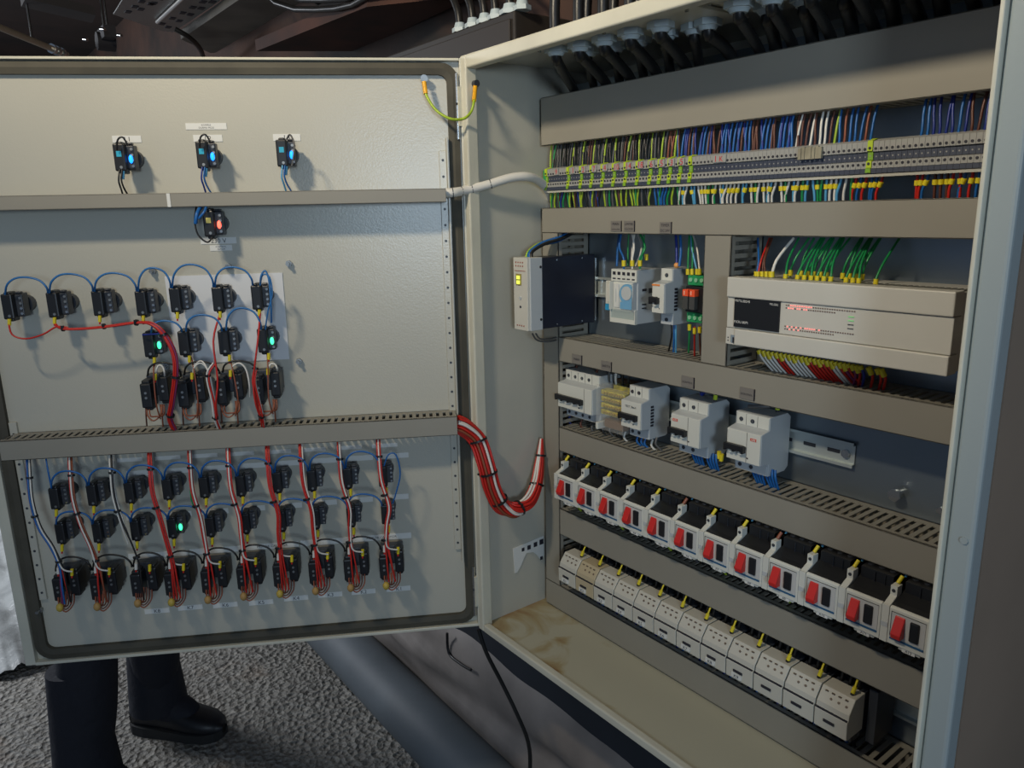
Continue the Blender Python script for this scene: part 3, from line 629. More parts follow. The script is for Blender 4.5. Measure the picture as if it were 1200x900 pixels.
for k, s_ in enumerate(['9', '1', '2', '7', '4', '10', '14', '18', '6', '5', '3', '5']):
    xm = (yel_x[k]+yel_x[k+1])/2; m_ = MB(); m_.box(xm-.0055, xm+.0055, YT-.0016, YT-.0008, zc+.0065, zc+.0165, mat('terminal_grey', (0,)*3)); m_.text(s_, xm, zc+.0073, YT-.0018, .0085, red_ink)
    tag(m_.build('marker_card'), 'small grey card handwritten in red with %s, %s card on the terminal strip' % (s_, nth(k+1)), 'marker card', 'red numbered cards on the terminal strip')
p = aty(842, 183, YT-.002); m_ = MB().box(-.010, .012, 0, .0008, -.005, .005, MATS['terminal_grey']); m_.text('1', -.006, -.004, -.0003, .008, red_ink); m_.text('K', .004, -.004, -.0003, .007, red_ink)
tag(m_.build('marker_card', loc=(p.x, YT-.0016, zc+.0115)), 'grey card with a red handwritten 1 and mark right of the earth terminals', 'marker card')
ts = MB()
for k in range(7): ts.box(-.018+k*.0045, -.014+k*.0045, -.003+(k % 3)*.0004, .001, -.006, .0075+(k % 2)*.001, mat('crumpled_tape', (.34, .31, .22), .5, var=.3, vscale=60))
p = aty(953, 176, YT); tag(ts.build('tape_patch', loc=(p.x, YT-.001, zc+.008)), 'crumpled beige tape stuck on the terminal strip', 'tape')
# wires between the upper duct and the strip, and between strip and lower duct
cntw = {}
def tw(x, top, col, sl=None, r=.0016, lean=0.0):
    zone = 'left' if x < .28 else ('middle' if x < .52 else 'right')
    key = (top, col, zone); cntw[key] = cntw.get(key, 0)+1
    cn = {'yg': 'yellow green', 'darkblue': 'dark blue', 'lightblue': 'light blue', 'orange': 'orange brown'}.get(col, col)
    lbl = '%s %s wire %s the %s third of the terminal strip' % (nth(cntw[key]), cn, 'above' if top else 'below', zone)
    if top: P = [(x, YT+.010, zc+.016), (x+lean*.1, YT+.010, zc+.027), (x+lean*.5-.004, YT+.013, zc+.045), (x+lean-.006, YT+.018, zc+.072)]
    else: P = [(x, YT+.010, zc-.016), (x+lean*.3, YT+.010, zc-.028), (x+lean-.002, YT+.012, zc-.040), (x+lean-.003, YT+.016, zc-.056)]
    sv = [(P[1], Vector(P[1])+(Vector(P[2])-Vector(P[1]))*.45, sl)] if sl else []
    wire(P, col, r, lbl, '%s wires %s the terminal strip' % (cn, 'above' if top else 'below'), sv, sub=3, name='terminal_wire', cat='terminal wire')
R = random.Random(3)
for k, x in enumerate(TX):
    f_ = (x-TX[0])/(TX[-1]-TX[0]); pu = 640 + 0
    isy = any(abs(x-q) < PIT/2 for q in yel_x)
    # above
    if f_ < .36: c = 'yg' if isy else R.choice(['black', 'grey', 'black', 'grey', 'brown'])
    elif f_ < .40: c = R.choice(['blue', 'orange', 'yg'])
    elif f_ < .655: c = R.choice(['blue', 'darkblue', 'blue', 'brown', 'blue'])
    elif f_ < .72: c = 'white' if R.random() < .7 else 'brown'
    elif f_ < .79: c = R.choice(['blue', 'orange', 'yg', 'blue'])
    elif f_ < .865: c = None if R.random() < .8 else 'grey'
    else: c = R.choice(['blue', 'brown', 'darkblue', 'blue'])
    if k == 1: c = 'green'
    if c: tw(x, True, c, lean=R.uniform(.001, .012))
    if c and f_ < .66 and k % 2: tw(x+.002, True, 'black' if f_ < .36 else ('darkblue' if R.random() < .6 else 'brown'), lean=R.uniform(-.004, .010))
    # below
    if f_ < .33: c = R.choice(['black', 'brown', 'grey', 'yg', 'green', 'darkblue']) if not isy else 'yg'; sl = None
    elif f_ < .40: c = R.choice(['blue', 'green', 'blue', 'yg']); sl = None
    elif f_ < .765: c = R.choice(['white', 'green', 'white', 'lightblue']); sl = 'yellow' if R.random() < .7 else None
    elif f_ < .82: c = R.choice(['blue', 'red', None]); sl = 'yellow'
    elif f_ < .865: c = None
    else: c = R.choice(['blue', 'red', 'brown', 'blue', 'red']); sl = 'yellow'
    if c: tw(x, False, c, sl, r=.0016, lean=R.uniform(-.006, .006))

# ================================================================== DIN RAILS AND DEVICES
def dinrail(x0, x1, z, label, holes=True):
    t = thing('din_rail', label, 'mounting rail', (x0, .2175, z), 0, 'steel mounting rails'); L = x1-x0
    b = MB(); pr = [(0, -.0175), (0, -.0135), (.0055, -.0125), (.0055, .0125), (0, .0135), (0, .0175), (.0012, .0175), (.0012, .0145), (.0067, .0135), (.0067, -.0135), (.0012, -.0145), (.0012, -.0175)]
    b.prism(pr, 0, L, mat('rail_zinc', (.62, .68, .66), .33, .55)); b.build('rail_body', t)
    if holes:
        h = MB(); x = L-.030
        while x > .01 and x > L-.13: h.box(x-.009, x+.009, .0048, .0058, -.0025, .0025, dgrey); x -= .036
        h.build('rail_slot', t)
        MB().cyl((L-.012, .0015, 0), (L-.012, .006, 0), .0058, steel, n=12).build('rail_screw', t)
    return t
dinrail(.06, .37, .627, 'steel mounting rail in the small-device compartment', False)
dinrail(.06, .575, .434, 'steel mounting rail with an empty right end beside the last breaker')
dinrail(.42, .76, .625, 'steel mounting rail hidden behind the beige controller', False)
dinrail(.06, .77, .283, 'steel mounting rail behind the red-lever switches', False)
dinrail(.06, .77, .108, 'steel mounting rail behind the white contactors', False)

# power supply
PX0, PX1, PZ0, PZ1, PY = .040, .081, .563, .6855, .064
t = thing('power_supply', 'tall slim power supply with black side and pale front at the left of the plate', 'power supply', (PX0, PY, PZ0)); w_, h_ = PX1-PX0, PZ1-PZ0
b = MB().box(0, w_, .030, .150, 0.001, h_-.001, psu_m)
b.build('housing', t, bevel=.0012)
b = MB()
for y_, z_ in ((.062, h_-.006), (.12, h_-.006), (.062, .006), (.12, .006)): b.cyl((w_-.0005, y_, z_), (w_+.0006, y_, z_), .0014, steel, n=8)
for z_ in (.018, h_-.016): b.cyl((w_-.001, .026, z_), (w_+.0008, .026, z_), .0024, blk, n=8)
b.build('case_screw', t)
b = MB().box(0, w_-.003, 0, .030, 0, h_, plc_m); b.box(w_-.003, w_, .004, .030, .0, h_, grey_pl); b.build('front_cover', t, bevel=.001)
b = MB()
for r_ in range(2):
    for c_ in range(4): b.cyl((.008+c_*.006, -.0008, h_-.008-r_*.006), (.008+c_*.006, .001, h_-.008-r_*.006), .0013, mat('faded_red', (.35, .12, .08), .5), n=8)
for c_ in range(4): b.cyl((.009+c_*.006, -.0008, .008), (.009+c_*.006, .001, .008), .0013, MATS['faded_red'], n=8)
b.box(.004, w_-.008, -.0006, .0005, h_-.0225, h_-.0215, MATS['faded_red']); b.cyl((w_*.45, -.001, .055), (w_*.45, .001, .055), .003, grey_pl, n=10); b.cyl((w_*.45, -.001, .04), (w_*.45, .001, .04), .002, dgrey, n=8)
b.build('terminal_screw', t)
b = MB().box(.008, .022, -.0012, .001, h_-.046, h_-.027, mat('led_window', (.35, .28, .08), .3)); b.build('led_window', t)
for dz, mm in ((-.033, led_y), (-.041, led_y)): MB().box(.011, .019, -.0022, -.001, h_+dz-.0028, h_+dz+.0028, mm).build('status_led', t)
b = MB().box(w_-.02, w_+.001, .150, .154, .004, h_-.008, steel); b.build('rail_clip', t)
for k, (c, du) in enumerate((('green', 0), ('blue', 2.5), ('yg', -2.5), ('black', 5), ('blue', 1))):
    wire([aty(619+du*.8, 303, .085), aty(621+du*.6, 295, .09), aty(634+du, 287-k*.5, .12), aty(652+du, 283-k, .15), aty(668+du, 274-k*.5, .18)], c, .0030, '%s core of the cable curving from the duct to the power supply top' % ('dark green', 'blue', 'yellow green', 'black', 'inner blue')[k], 'cores feeding the power supply')
for k in range(2):
    wire([aty(624+k*4, 391, .085), aty(630+k*3, 399-k*2, .10), aty(645, 400-k*3, .13), aty(662, 395-k*3, .18)], 'grey', .0016, '%s grey wire leaving the bottom of the power supply' % ('lower', 'upper')[k], 'grey wires under the power supply')

# timers
def side_profile(w0, zc_, zh, zsh, yb, ysh, yf): # device stepped profile
    return [(yb, -zh), (ysh, -zh), (ysh, -zsh), (yf, -zsh), (yf, zsh), (ysh, zsh), (ysh, zh), (yb, zh)]
t = thing('time_switch', 'white time switch with blue dial and clear cover beside the power supply', 'time switch', (.180, .2155, .624)); wT = .056
b = MB().prism([(0, -.043), (-.055, -.043), (-.055, .043), (0, .043)], 0, wT, grey_pl)
b.build('housing', t, bevel=.001)
b = MB().box(0, wT, -.058, -.055, .024, .043, white_pl)
for k in range(5):
    b.box(.004+k*.0105, .010+k*.0105, -.0586, -.0578, .034, .039, ink); b.box(.004+k*.0105, .010+k*.0105, -.0586, -.0578, .027, .029, ink)
b.build('terminal_cover', t)
b = MB().box(.001, wT-.001, -.0585, -.055, -.036, -.0215, mat('misty_plastic', (.36, .42, .40), .25)); b.box(0, wT, -.0605, -.055, -.043, -.036, white_pl); b.box(0, .0015, -.0605, -.055, -.036, -.02, white_pl); b.box(wT-.0015, wT, -.0605, -.055, -.036, -.02, white_pl); b.build('lower_cover', t)
b = MB().box(.004, wT-.002, -.0565, -.055, -.022, .024, white_pl)
b.cyl((wT*.66, -.060, .004), (wT*.66, -.056, .004), .0165, bluepl, n=24); b.cyl((wT*.66, -.0615, .006), (wT*.66, -.059, .006), .011, grey_pl, n=20)
b.box(.022, wT-.004, -.0598, -.0555, -.020, -.009, bluepl); b.box(.007, .018, -.0590, -.0555, -.018, .020, paper); b.box(.011, .013, -.0593, -.0585, -.010, .012, grey_pl); b.build('dial', t)
b = MB().box(.002, wT-.001, -.0645, -.0635, -.022, .023, clear); b.box(.002, .0035, -.0645, -.056, -.022, .023, white_pl); b.box(wT-.003, wT-.0015, -.0645, -.056, -.022, .023, grey_pl); b.build('window_frame', t)
b = MB()
for zz in (.012, .010, -.012, -.018): b.box(wT, wT+.0004, -.045, -.035, zz-.001, zz+.001, ink)
b.box(wT, wT+.0004, -.030, -.020, .005, .013, dgrey); b.text
b.build('side_print', t)
t = thing('time_switch', 'narrow white and blue module tucked left of the time switch', 'time switch', (.1625, .2155, .6225))
b = MB().box(0, .0165, -.052, 0, -.024, .024, grey_pl); b.box(.0, .0165, -.0535, -.052, -.014, .024, white_pl); b.build('housing', t, bevel=.001)
b = MB().box(.0005, .016, -.0545, -.052, -.024, -.014, bluepl); b.box(.005, .011, -.0545, -.0535, -.010, .018, paper); b.build('blue_foot', t)
for k, (u, c, bt) in enumerate(((728, 'blue', 8), (741, 'white', -2), (750, 'green', 8))):
    u2 = (731, 741, 750)[k]
    wire([aty(u, 274, .178), aty(u+(-2, 2, 6)[k], 290, .17), aty(u2, 303, .165), aty(u2, 315, .165)], c, .0018, '%s wire entering the top of the time switch' % c, 'wires entering the time switch', [(aty(u2, 305, .165), aty(u2, 312, .165), 'yellow')])
for k, (u, c) in enumerate(((726, 'blue'), (737, 'green'), (744, 'white'), (747, 'white'), (755, 'green'))):
    wire([aty(u, 273, .185), aty(u-(2, 1, 3, -5, 1)[k], 290, .185), aty(u-(3, 1, 4, 2, 4)[k], 312, .18)], c, .0022 if k == 0 else .0015, '%s %s wire rising behind the time switch' % (nth(k+1), c), 'wires behind the time switch')
tag(MB().cyl((0, 0, 0), (0, 0, .010), .003, yel, n=8).build('wire_marker', loc=aty(757.5, 305, .20)), 'lone yellow sleeve behind the time switch', 'wire marker')

# breakers -----------------------------------------------------------------------------------------
def breaker(name, label, x, z, wd, poles, tog, group, red=None, right_mod=0, txt=None, dark_side=False, yb=.2165):
    """modular breaker: body with stepped front, hooded screw shoulders, toggle bar"""
    t = thing(name, label, 'circuit breaker', (x, yb, z), 0, group)
    prof_ = [(0, -.036), (-.008, -.042), (-.048, -.042), (-.048, -.024), (-.067, -.0225), (-.068, .0225), (-.050, .026), (-.050, .044), (-.008, .044), (0, .038)]
    b = MB().prism(prof_, 0, wd, grey_pl); b.build('housing', t, bevel=.001)
    f_ = MB().box(.0006, wd-.0006, -.0693, -.0675, -.022, .022, white_pl)
    n = max(1, round(wd/.0175)); pw = wd/n
    f_.box(.003, wd-.0006, -.0515, -.0495, .026, .0435, white_pl); f_.box(.002, wd-.002, -.0493, -.0477, -.0415, -.027, grey_pl)
    f_.build('front_face', t, bevel=.0006)
    s = MB()
    for k in range(min(n, poles)):
        cx = (k+.5)*pw+.001
        s.cyl((cx, -.0522, .034), (cx, -.0512, .034), .0032, dgrey, n=10); s.cyl((cx, -.0502, -.034), (cx, -.049, -.034), .0030, dgrey, n=10); s.box(cx-.0006, cx+.0006, -.0525, -.052, .031, .037, steel)
    for k in range(1, n): s.box(k*pw-.0002, k*pw+.0002, -.0518, -.0513, .027, .043, dgrey)
    s.build('terminal_screw', t)
    if tog:
        g = MB()
        for k in range(poles):
            cx = (k+.5)*(tog/poles)+.001
            g.box(cx-.0030, cx+.0030, -.0745, -.069, -.0115, -.001, white_pl)
        g.build('toggle_base', t, bevel=.0008)
        g = MB().box(.0015, tog-.001, -.0790, -.0720, -.0055, .0030, blk)
        for k in range(poles+1):
            cx = min(max(k*(tog/poles), .002), tog-.002); g.box(cx-.0019, cx+.0019, -.0775, -.069, -.0085, .0015, blk)
        g.build('toggle_bar', t, bevel=.001)
    m_ = MB()
    if red is not None: m_.box(red-.0048, red+.0048, -.0698, -.0692, .0115, .0155, mat('red_print', (.65, .08, .04), .5)); m_.text('ABB', red, .012, -.07, .003, paper)
    if txt: m_.text(txt, wd/2, .012, -.0698, .0035, ink)
    m_.box(wd*.62, wd*.66, -.0698, -.0692, -.016, -.014, ink)
    if right_mod: m_.box(wd-right_mod, wd-right_mod+.0004, -.0697, -.0690, -.022, .022, dgrey)
    if txt or poles == 1:
        for q_ in range(7): m_.box(wd-.0001, wd+.0003, -.046, -.039+(q_ % 2)*.001, -.020+q_*.0052, -.0165+q_*.0052, ink)
    m_.build('front_print', t)
    return t
t = breaker('circuit_breaker', 'four-pole breaker with long black toggle at the left of the breaker row', .0565, .4365, .089, 4, .068, 'white breakers', right_mod=.019)
b = breaker('residual_current_breaker', 'narrow two-pole breaker between the yellow block and the empty gap', .2155, .4345, .044, 2, .038, 'white breakers', txt='TEST 30mA')
sp_ = MB()
for k, s_ in enumerate('SCHEM'): sp_.text(s_, 0, 0, 0, .001, ink)
breaker('residual_current_breaker', 'white breaker with red emblem at the upper left, third breaker in the row', .3215, .4325, .0560, 2, .033, 'white breakers', red=.009, right_mod=.0225)
breaker('residual_current_breaker', 'last white breaker with red emblem at the right, before the empty rail', .4255, .4325, .0560, 2, .033, 'white breakers', red=.044, right_mod=.0225)
for o_, dx, tx_ in ((.3215, .046, 'RCD'), (.4255, .032, '')): pass
# distribution block with clear cover
t = thing('distribution_block', 'distribution block with yellow brass terminals under a clear cover', 'distribution block', (.1475, .2165, .432))
MB().box(0, .064, -.012, 0, -.040, .040, mat('brown_base', (.16, .08, .03), .5)).build('base', t, bevel=.001)
for r_ in range(4):
    b = MB()
    b.box(.006, .062, -.054, -.036, .020-r_*.0115, .028-r_*.0115, mat('brass_bar', (.72, .62, .06), .45, .1, var=.55, vscale=110))
    for c_ in range(8): b.cyl((.014+c_*.006, -.057, .024-r_*.0115), (.014+c_*.006, -.050, .024-r_*.0115), .0021, brass, n=8)
    b.build('brass_bar', t)
MB().box(.016, .060, -.056, -.012, -.036, -.022, MATS['brown_base']).build('brown_block', t, bevel=.001)
MB().box(.012, .058, -.030, -.012, -.02, .034, MATS['brass_bar']).build('bar_carrier', t)
b = MB().box(0, .064, -.061, -.0598, -.040, .036, clear); b.box(0, .0012, -.060, -.014, -.040, .036, clear); b.box(.0628, .064, -.060, -.014, -.040, .036, clear); b.box(0, .064, -.060, -.014, .035, .0362, clear)
b.build('clear_cover', t)
MB().box(0.0, .006, -.062, -.0, -.042, -.030, white_pl).build('cover_foot', t, bevel=.001)
for k, (u, v) in enumerate(((668, 434), (676, 437), (700, 441), (714, 444), (722, 446), (730, 447), (737, 449))):
    c = ('darkblue', 'brown', 'brown', 'grey', 'white', 'black', 'black')[k]
    p = aty(u, v, .19); wire([p+Vector((0, 0, -.008)), p+Vector((.003, -.004, .010)), p+Vector((.007, 0, .030))], c, .0022, '%s wire above the left breakers, %s from the left' % (c, ORD[k+1]), 'wires above the breaker row')
for k, (u, v, c) in enumerate(((668, 493, 'darkblue'), (682, 498, 'brown'), (695, 503, 'grey'), (708, 505, 'black'), (716, 505, 'grey'), (725, 508, 'black'), (733, 512, 'white'), (748, 516, 'blue'), (753, 517, 'blue'), (757, 519, 'blue'), (765, 521, 'white'), (770, 519, 'grey'))):
    p = aty(u, v-6, .185); wire([p, p+Vector((.001, -.004, -.010)), p+Vector((.008, .004, -.022)), p+Vector((.012, .008, -.034))], c, .0020, '%s wire dropping into the slotted duct, %s under the left breakers' % (c, nth(k+1)), 'wires under the breaker row')
for base_u, base_v, nm in ((812, 535, 'third'), (830, 543, 'third'), (883, 556, 'last'), (899, 562, 'last')):
    for k in range(4):
        p = aty(base_u+k*3, base_v-6+k, .178); side = 'left' if base_u in (812, 883) else 'right'
        wire([p+Vector((0, 0, .010)), p+Vector((.001*k, -.003, 0)), p+Vector((.004, .004, -.018)), p+Vector((.006, .010, -.030))], 'blue', .0019, '%s blue wire in the %s cluster under the %s breaker' % (ORD[k+1], side, nm), 'blue wires under the red-emblem breakers')
for k, (u, v) in enumerate(((863-3, 535), (906, 562), (842, 537), (838, 468), (911, 480))):
    tag(MB().cyl((0, 0, 0), (.001, 0, .011), .0032, yel if k not in (3, 4) else yg, n=8).cyl((0, 0, -.003), (0, 0, .001), .0026, ink, n=8).build('wire_marker', loc=aty(u if k else 845, v if k else 540, .180 if k < 3 else .168)), 'yellow sleeve ' + ('beneath the third breaker, lower one', 'beneath the last breaker', 'beneath the third breaker, upper one', 'on top of the third breaker', 'on top of the last breaker')[k], 'wire marker', 'yellow sleeves by the breakers')
p = aty(822, 462, .19); wire([p, p+Vector((.01, 0, .012)), p+Vector((.02, .005, .03))], 'darkblue', .004, 'thick dark blue wire above the third breaker', None)
p = aty(886, 478, .17); wire([p+Vector((-.012, 0, 0)), p+Vector((.004, 0, .003)), p+Vector((.016, .008, .004))], 'grey', .003, 'dark grey wire lying over the last breaker', None)

# single-pole breaker and relay module in the small-device compartment
t = breaker('circuit_breaker', 'single-pole breaker with black toggle between time switch and relay module', .2775, .628, .0245, 1, .016, None)
t['group'] = 'white breakers'
MB().box(.0005, .016, -.0700, -.0688, .019, .0215, mat('orange_print', (.8, .25, .05), .5)).build('orange_line', t)
t = thing('relay_module', 'relay module with green terminals and two red-capped relays', 'relay module', (.327, .2165, .629))
MB().box(0, .040, -.030, 0, -.036, .036, mat('green_board', (.01, .10, .05), .4)).build('board', t)
for s_ in (1, -1):
    b = MB().box(-.001, .041, -.045, -.028, min(s_*.020, s_*.035), max(s_*.020, s_*.035), grn_pl); b.build('green_terminal', t, bevel=.0008)
    b = MB()
    for k in range(4): b.cyl((.005+k*.010, -.0465, s_*.028), (.005+k*.010, -.0445, s_*.028), .0032, mat('pale_green_screw', (.25, .55, .33), .4), n=8)
    b.build('terminal_screw', t)
MB().box(0, .040, -.050, -.028, -.019, .019, blk).build('relay_socket', t, bevel=.001)
for k in range(2):
    b = MB().box(.002+k*.0125, .012+k*.0125, -.060, -.049, -.014, .005, mat('smoky_relay', (.07, .07, .065), .25)); b.box(.002+k*.0125, .012+k*.0125, -.060, -.049, .005, .015, orange_led); b.box(.0045+k*.0125, .0065+k*.0125, -.0605, -.0595, .007, .013, mat('pale_relay', (.95, .5, .35), .4)); b.build('relay', t, bevel=.0008)
for k, (u, vv, c, u2) in enumerate(((792, 275, 'darkblue', 793), (797, 275, 'blue', 796))):
    wire([aty(u, vv, .185), aty(u+1, 295, .18), aty(u2, 312, .175)], c, .0022, '%s wire above the single-pole breaker' % c, 'wires above the single-pole breaker')
tag(MB().ball((0, 0, 0), .0045, mat('orange_sleeve2', (.8, .35, .1), .4)).build('wire_marker', loc=aty(793, 311, .176)), 'orange sleeve on top of the single-pole breaker', 'wire marker')
for k, (u, c, u2) in enumerate(((807, 'green', 806), (812, 'green', 811), (811, 'lightblue', 817), (817, 'white', 820))):
    wire([aty((808, 811, 810, 812)[k], 275, .185), aty(u, 292, .178), aty(u2, 318, .172)], c, .0015, '%s %s wire reaching the relay module from above' % (ORD[k+1], c), 'wires above the relay module', [(aty(u2, 315, .172), aty(u2, 322, .172), 'yellow')])
for k, (u, v) in enumerate(((808, 383), (814, 387), (820, 386))):
    wire([aty(u, v-4, .175), aty(u, v+10, .18), aty(u-1+k, v+30, .19)], ('green', 'red', 'brown')[k], .0015, '%s wire under the relay module' % ('green', 'red', 'brown')[k], 'wires under the relay module', [(aty(u, v-3, .175), aty(u, v+4, .1755), 'yellow')])
for k, (u, c, u3) in enumerate(((787, 'black', 783), (790, 'blue', 789), (792, 'lightblue', 792))):
    wire([aty(u, 381, .18), aty(u, 395, .18), aty(u3, 414, .19)], c, .0016, '%s wire under the single-pole breaker' % c, 'wires under the single-pole breaker')

# PLC -----------------------------------------------------------------------------------------------
t = thing('programmable_controller', 'long beige programmable controller with rows of small red lights', 'controller', (.4349, .1196, .5805))
b = MB().box(0, .285, .020, .092, .002, .088, plc_m); b.build('housing', t, bevel=.002)
b = MB().box(0, .285, 0, .022, .0635, .090, plc_m); b.build('upper_cover', t, bevel=.0015)
b = MB().box(0.0, .285, .003, .022, .0225, .0630, plc_m); b.build('front_plate', t, bevel=.001)
b = MB().box(.0150, .285, 0, .022, 0, .0220, plc_m); b.build('lower_cover', t, bevel=.0015)
b = MB().box(0, .0150, .003, .022, 0.0, .0220, plc_m); b.box(.0085, .0147, .0015, .004, .003, .013, mat('grey_blue', (.22, .28, .33), .5)); b.box(.012, .0147, .001, .003, .003, .010, ink)
for z_ in (.004, .008): b.box(.003, .0045, .0024, .0032, z_, z_+.0015, ink)
b.build('port_cover', t)
b = MB().box(.0125, .0805, .0012, .006, .0245, .0632, blk)
b.text('MITSUBISHI', .0135, .0580, .0010, .0032, paper, cx=False); b.text('MELSEC', .0655, .0578, .0010, .0026, paper, cx=False); b.text('FX3U-80M', .0130, .0300, .0010, .0034, paper, cx=False)
b.build('nameplate', t)
red_l = MB(); dk = MB()
for row, z_, n_l, lit in ((0, .0595, 30, range(2, 12)), (1, .0560, 22, (1, 2, 3, 5, 6, 8, 9)), (2, .0330, 30, (1, 3, 5, 7, 9, 10, 11, 12, 13, 15)), (3, .0297, 22, (2, 4, 6))):
    for k in range(n_l):
        xx = .0887+k*.00305 + (.0 if row % 2 == 0 else .0)
        (red_l if k in lit else dk).box(xx-.0007, xx+.0007, .0022, .0032, z_-.0007, z_+.0007, led_p if k in lit else mat('print_brown', (.16, .10, .08), .5))
red_l.build('input_light', t); dk.build('printed_index', t)
b = MB()
for k, mm in enumerate((mat('led_green_dim', (.2, .65, .2), .4, emit=.25), MATS['led_green_dim'], ink, ink)): b.box(.170, .177, .0022, .0031, .0525-k*.0046, .0534-k*.0046, mm)
b.build('status_light', t)
b = MB()
for k in range(40): b.box(.012+k*.0068, .0165+k*.0068, .026, .045, .0885, .0897, mat('screw_well', (.20, .20, .17), .5))
b.box(.005, .280, .050, .085, .0885, .0893, mat('cover_shade', (.50, .49, .44), .5)); b.build('terminal_row', t)
b = MB().box(.2848, .2856, .045, .055, .035, .055, MATS['cover_shade']); b.box(.2848, .2856, .030, .080, .0625, .0632, dgrey); b.box(.2848, .2856, .030, .080, .0225, .0232, dgrey); b.build('side_detail', t)
PX_ = [918, 934, 938, 945, 950, 955, 960, 965, 970, 972, 985, 990, 1002, 1006, 1010, 1014, 1018, 1021, 1026]
PX_ = [920, 926, 934, 938, 942, 946, 950, 953, 957, 961, 965, 968, 973, 987, 991, 995, 999, 1003, 1006, 1010, 1026]
for k, u in enumerate(PX_):
    v = 327 + (u-880)*.055 - (k % 2)*5; yy = .150 + (k % 2)*.02
    a = aty(u, v, yy); bb = aty(u+1, v-9, yy); tpp = aty(u+16+(k % 3)*6, 279, .19); mid = (bb+tpp)/2+Vector((0, -.008, -.004))
    wire([a, bb, mid, tpp], 'green', .0015, 'green wire %s from the left fanning up from the controller top' % nth(k+1), 'green wires above the controller', [(a+(bb-a)*.15, a+(bb-a)*.9, 'yellow')])
for k, (u, c) in enumerate(((886, 'blue'), (893, 'brown'), (898, 'brown'), (904, 'white'), (888, 'red'))):
    a = aty(u, 325, .155); wire([a, aty(u+(3, 2, -2, 6, 4)[k], 305, .16), aty(u+(2, 10, 7, 26, 14)[k], 279, .185)], c, (.0014, .0014, .0014, .0021, .0014)[k], '%s wire at the left of the controller top%s' % (c, ' leaning right' if k in (1,) else (' leaning steeply' if k == 2 else '')), 'mixed wires at the controller top', [(a, aty(u, 318, .155), 'yellow')])
LW = 30
for k in range(LW):
    u = 889 + k*4.95; v = 411 + (u-889)*.156; c = 'white' if k in (0, 1, 2, 3, 6, 7, 8, 9, 10, 17, 18) else ('purple' if k in (20, 22) else ('darkblue' if k == 24 else 'red'))
    if k in (25, 27): continue
    a = aty(u, v, .165); p2 = aty(u+5, v+10, .168); p3 = aty(u+19 if k < 22 else u+2, v+26, .185); p4 = aty(u+27 if k < 22 else u+3, v+35, .20)
    wire([a, p2, p3, p4], c, .0018, '%s wire %s from the left hanging under the controller' % (c, nth(k+1)), 'wires under the controller', [(a+Vector((0, 0, .001)), a+(p2-a)*(.35+.22*((k*7) % 3)), 'yellow')])

# motor protection switches -------------------------------------------------------------------------
YM = .110
def motor_switch():
    t = thing('motor_protection_switch', '', 'motor switch', (0, YM, 0), 0, 'motor protection switches with red levers')
    b = MB().prism([(.004, -.0225), (.030, -.027), (.106, -.027), (.106, .036), (.040, .038), (.012, .0262), (.004, .0250)], .0098, .0537, blk); b.build('housing', t, bevel=.001)
    for xx in (.0175, .032, .0465): pass
    b = MB().box(.012, .052, .028, .075, .024, .047, blk); b.box(.0300, .0305, .026, .028, .026, .045, dgrey); b.box(.0425, .043, .026, .028, .026, .045, dgrey)
    for xx in (.018, .0315, .045): b.cyl((xx, .040, .047), (xx, .040, .0478), .0035, dgrey, n=10)
    b.build('terminal_block', t, bevel=.0015)
    b = MB().prism([(0, -.023), (.026, -.023), (.026, -.015), (.006, -.015), (.006, .0235), (.003, .0245), (0, .0225)], .0095, .0540, white_pl)
    b.prism([(.003, -.0275), (.014, -.0275), (.014, -.023), (.002, -.023)], .022, .047, white_pl)
    b.build('front_cover', t, bevel=.0008)
    b = MB().box(.0125, .0510, -.0008, .0006, -.0125, .0190, mat('switch_window', (.55, .55, .53), .4)); b.box(.0122, .0513, -.0011, -.0006, .0187, .0193, dgrey); b.box(.0122, .0128, -.0011, -.0006, -.0125, .0190, dgrey); b.build('window_frame', t)
    MB().prism([(-.009, -.010), (-.011, -.004), (-.0015, .016), (.001, .016), (.001, -.010)], .0170, .0285, red_pl).build('red_lever', t, bevel=.001)
    b = MB().box(.0345, .0450, -.0035, .0006, -.0090, .0150, blk); b.build('black_button', t, bevel=.0012)
    b = MB().box(.0125, .0510, -.0012, .0002, -.0160, -.0140, mat('blue_line', (.02, .10, .22), .5)); b.build('blue_line', t)
    b = MB().box(.0005, .0090, .0, .030, -.0235, .0235, white_pl); b.box(.0008, .0088, -.0006, .0, -.004, .002, grey_pl); b.build('auxiliary_contact', t, bevel=.0008)
    b = MB().prism([(.006, .0235), (.002, .0235), (.016, .030), (.016, .042), (.028, .042), (.028, .0235)], .0008, .0088, white_pl); b.cyl((.0048, .0152, .036), (.0048, .0162, .036), .0022, dgrey, n=8)
    b.box(.003, .0065, .0149, .0156, .0353, .0367, dgrey); b.build('side_tab', t, bevel=.0006)
    b = MB()
    for xx in (.018, .0315, .045): b.box(xx-.004, xx+.004, .030, .070, -.034, -.026, blk)
    b.build('lower_terminal', t)
    return t
ms = motor_switch(); MPX = .0875; MPP = .05395; MZ = .2795
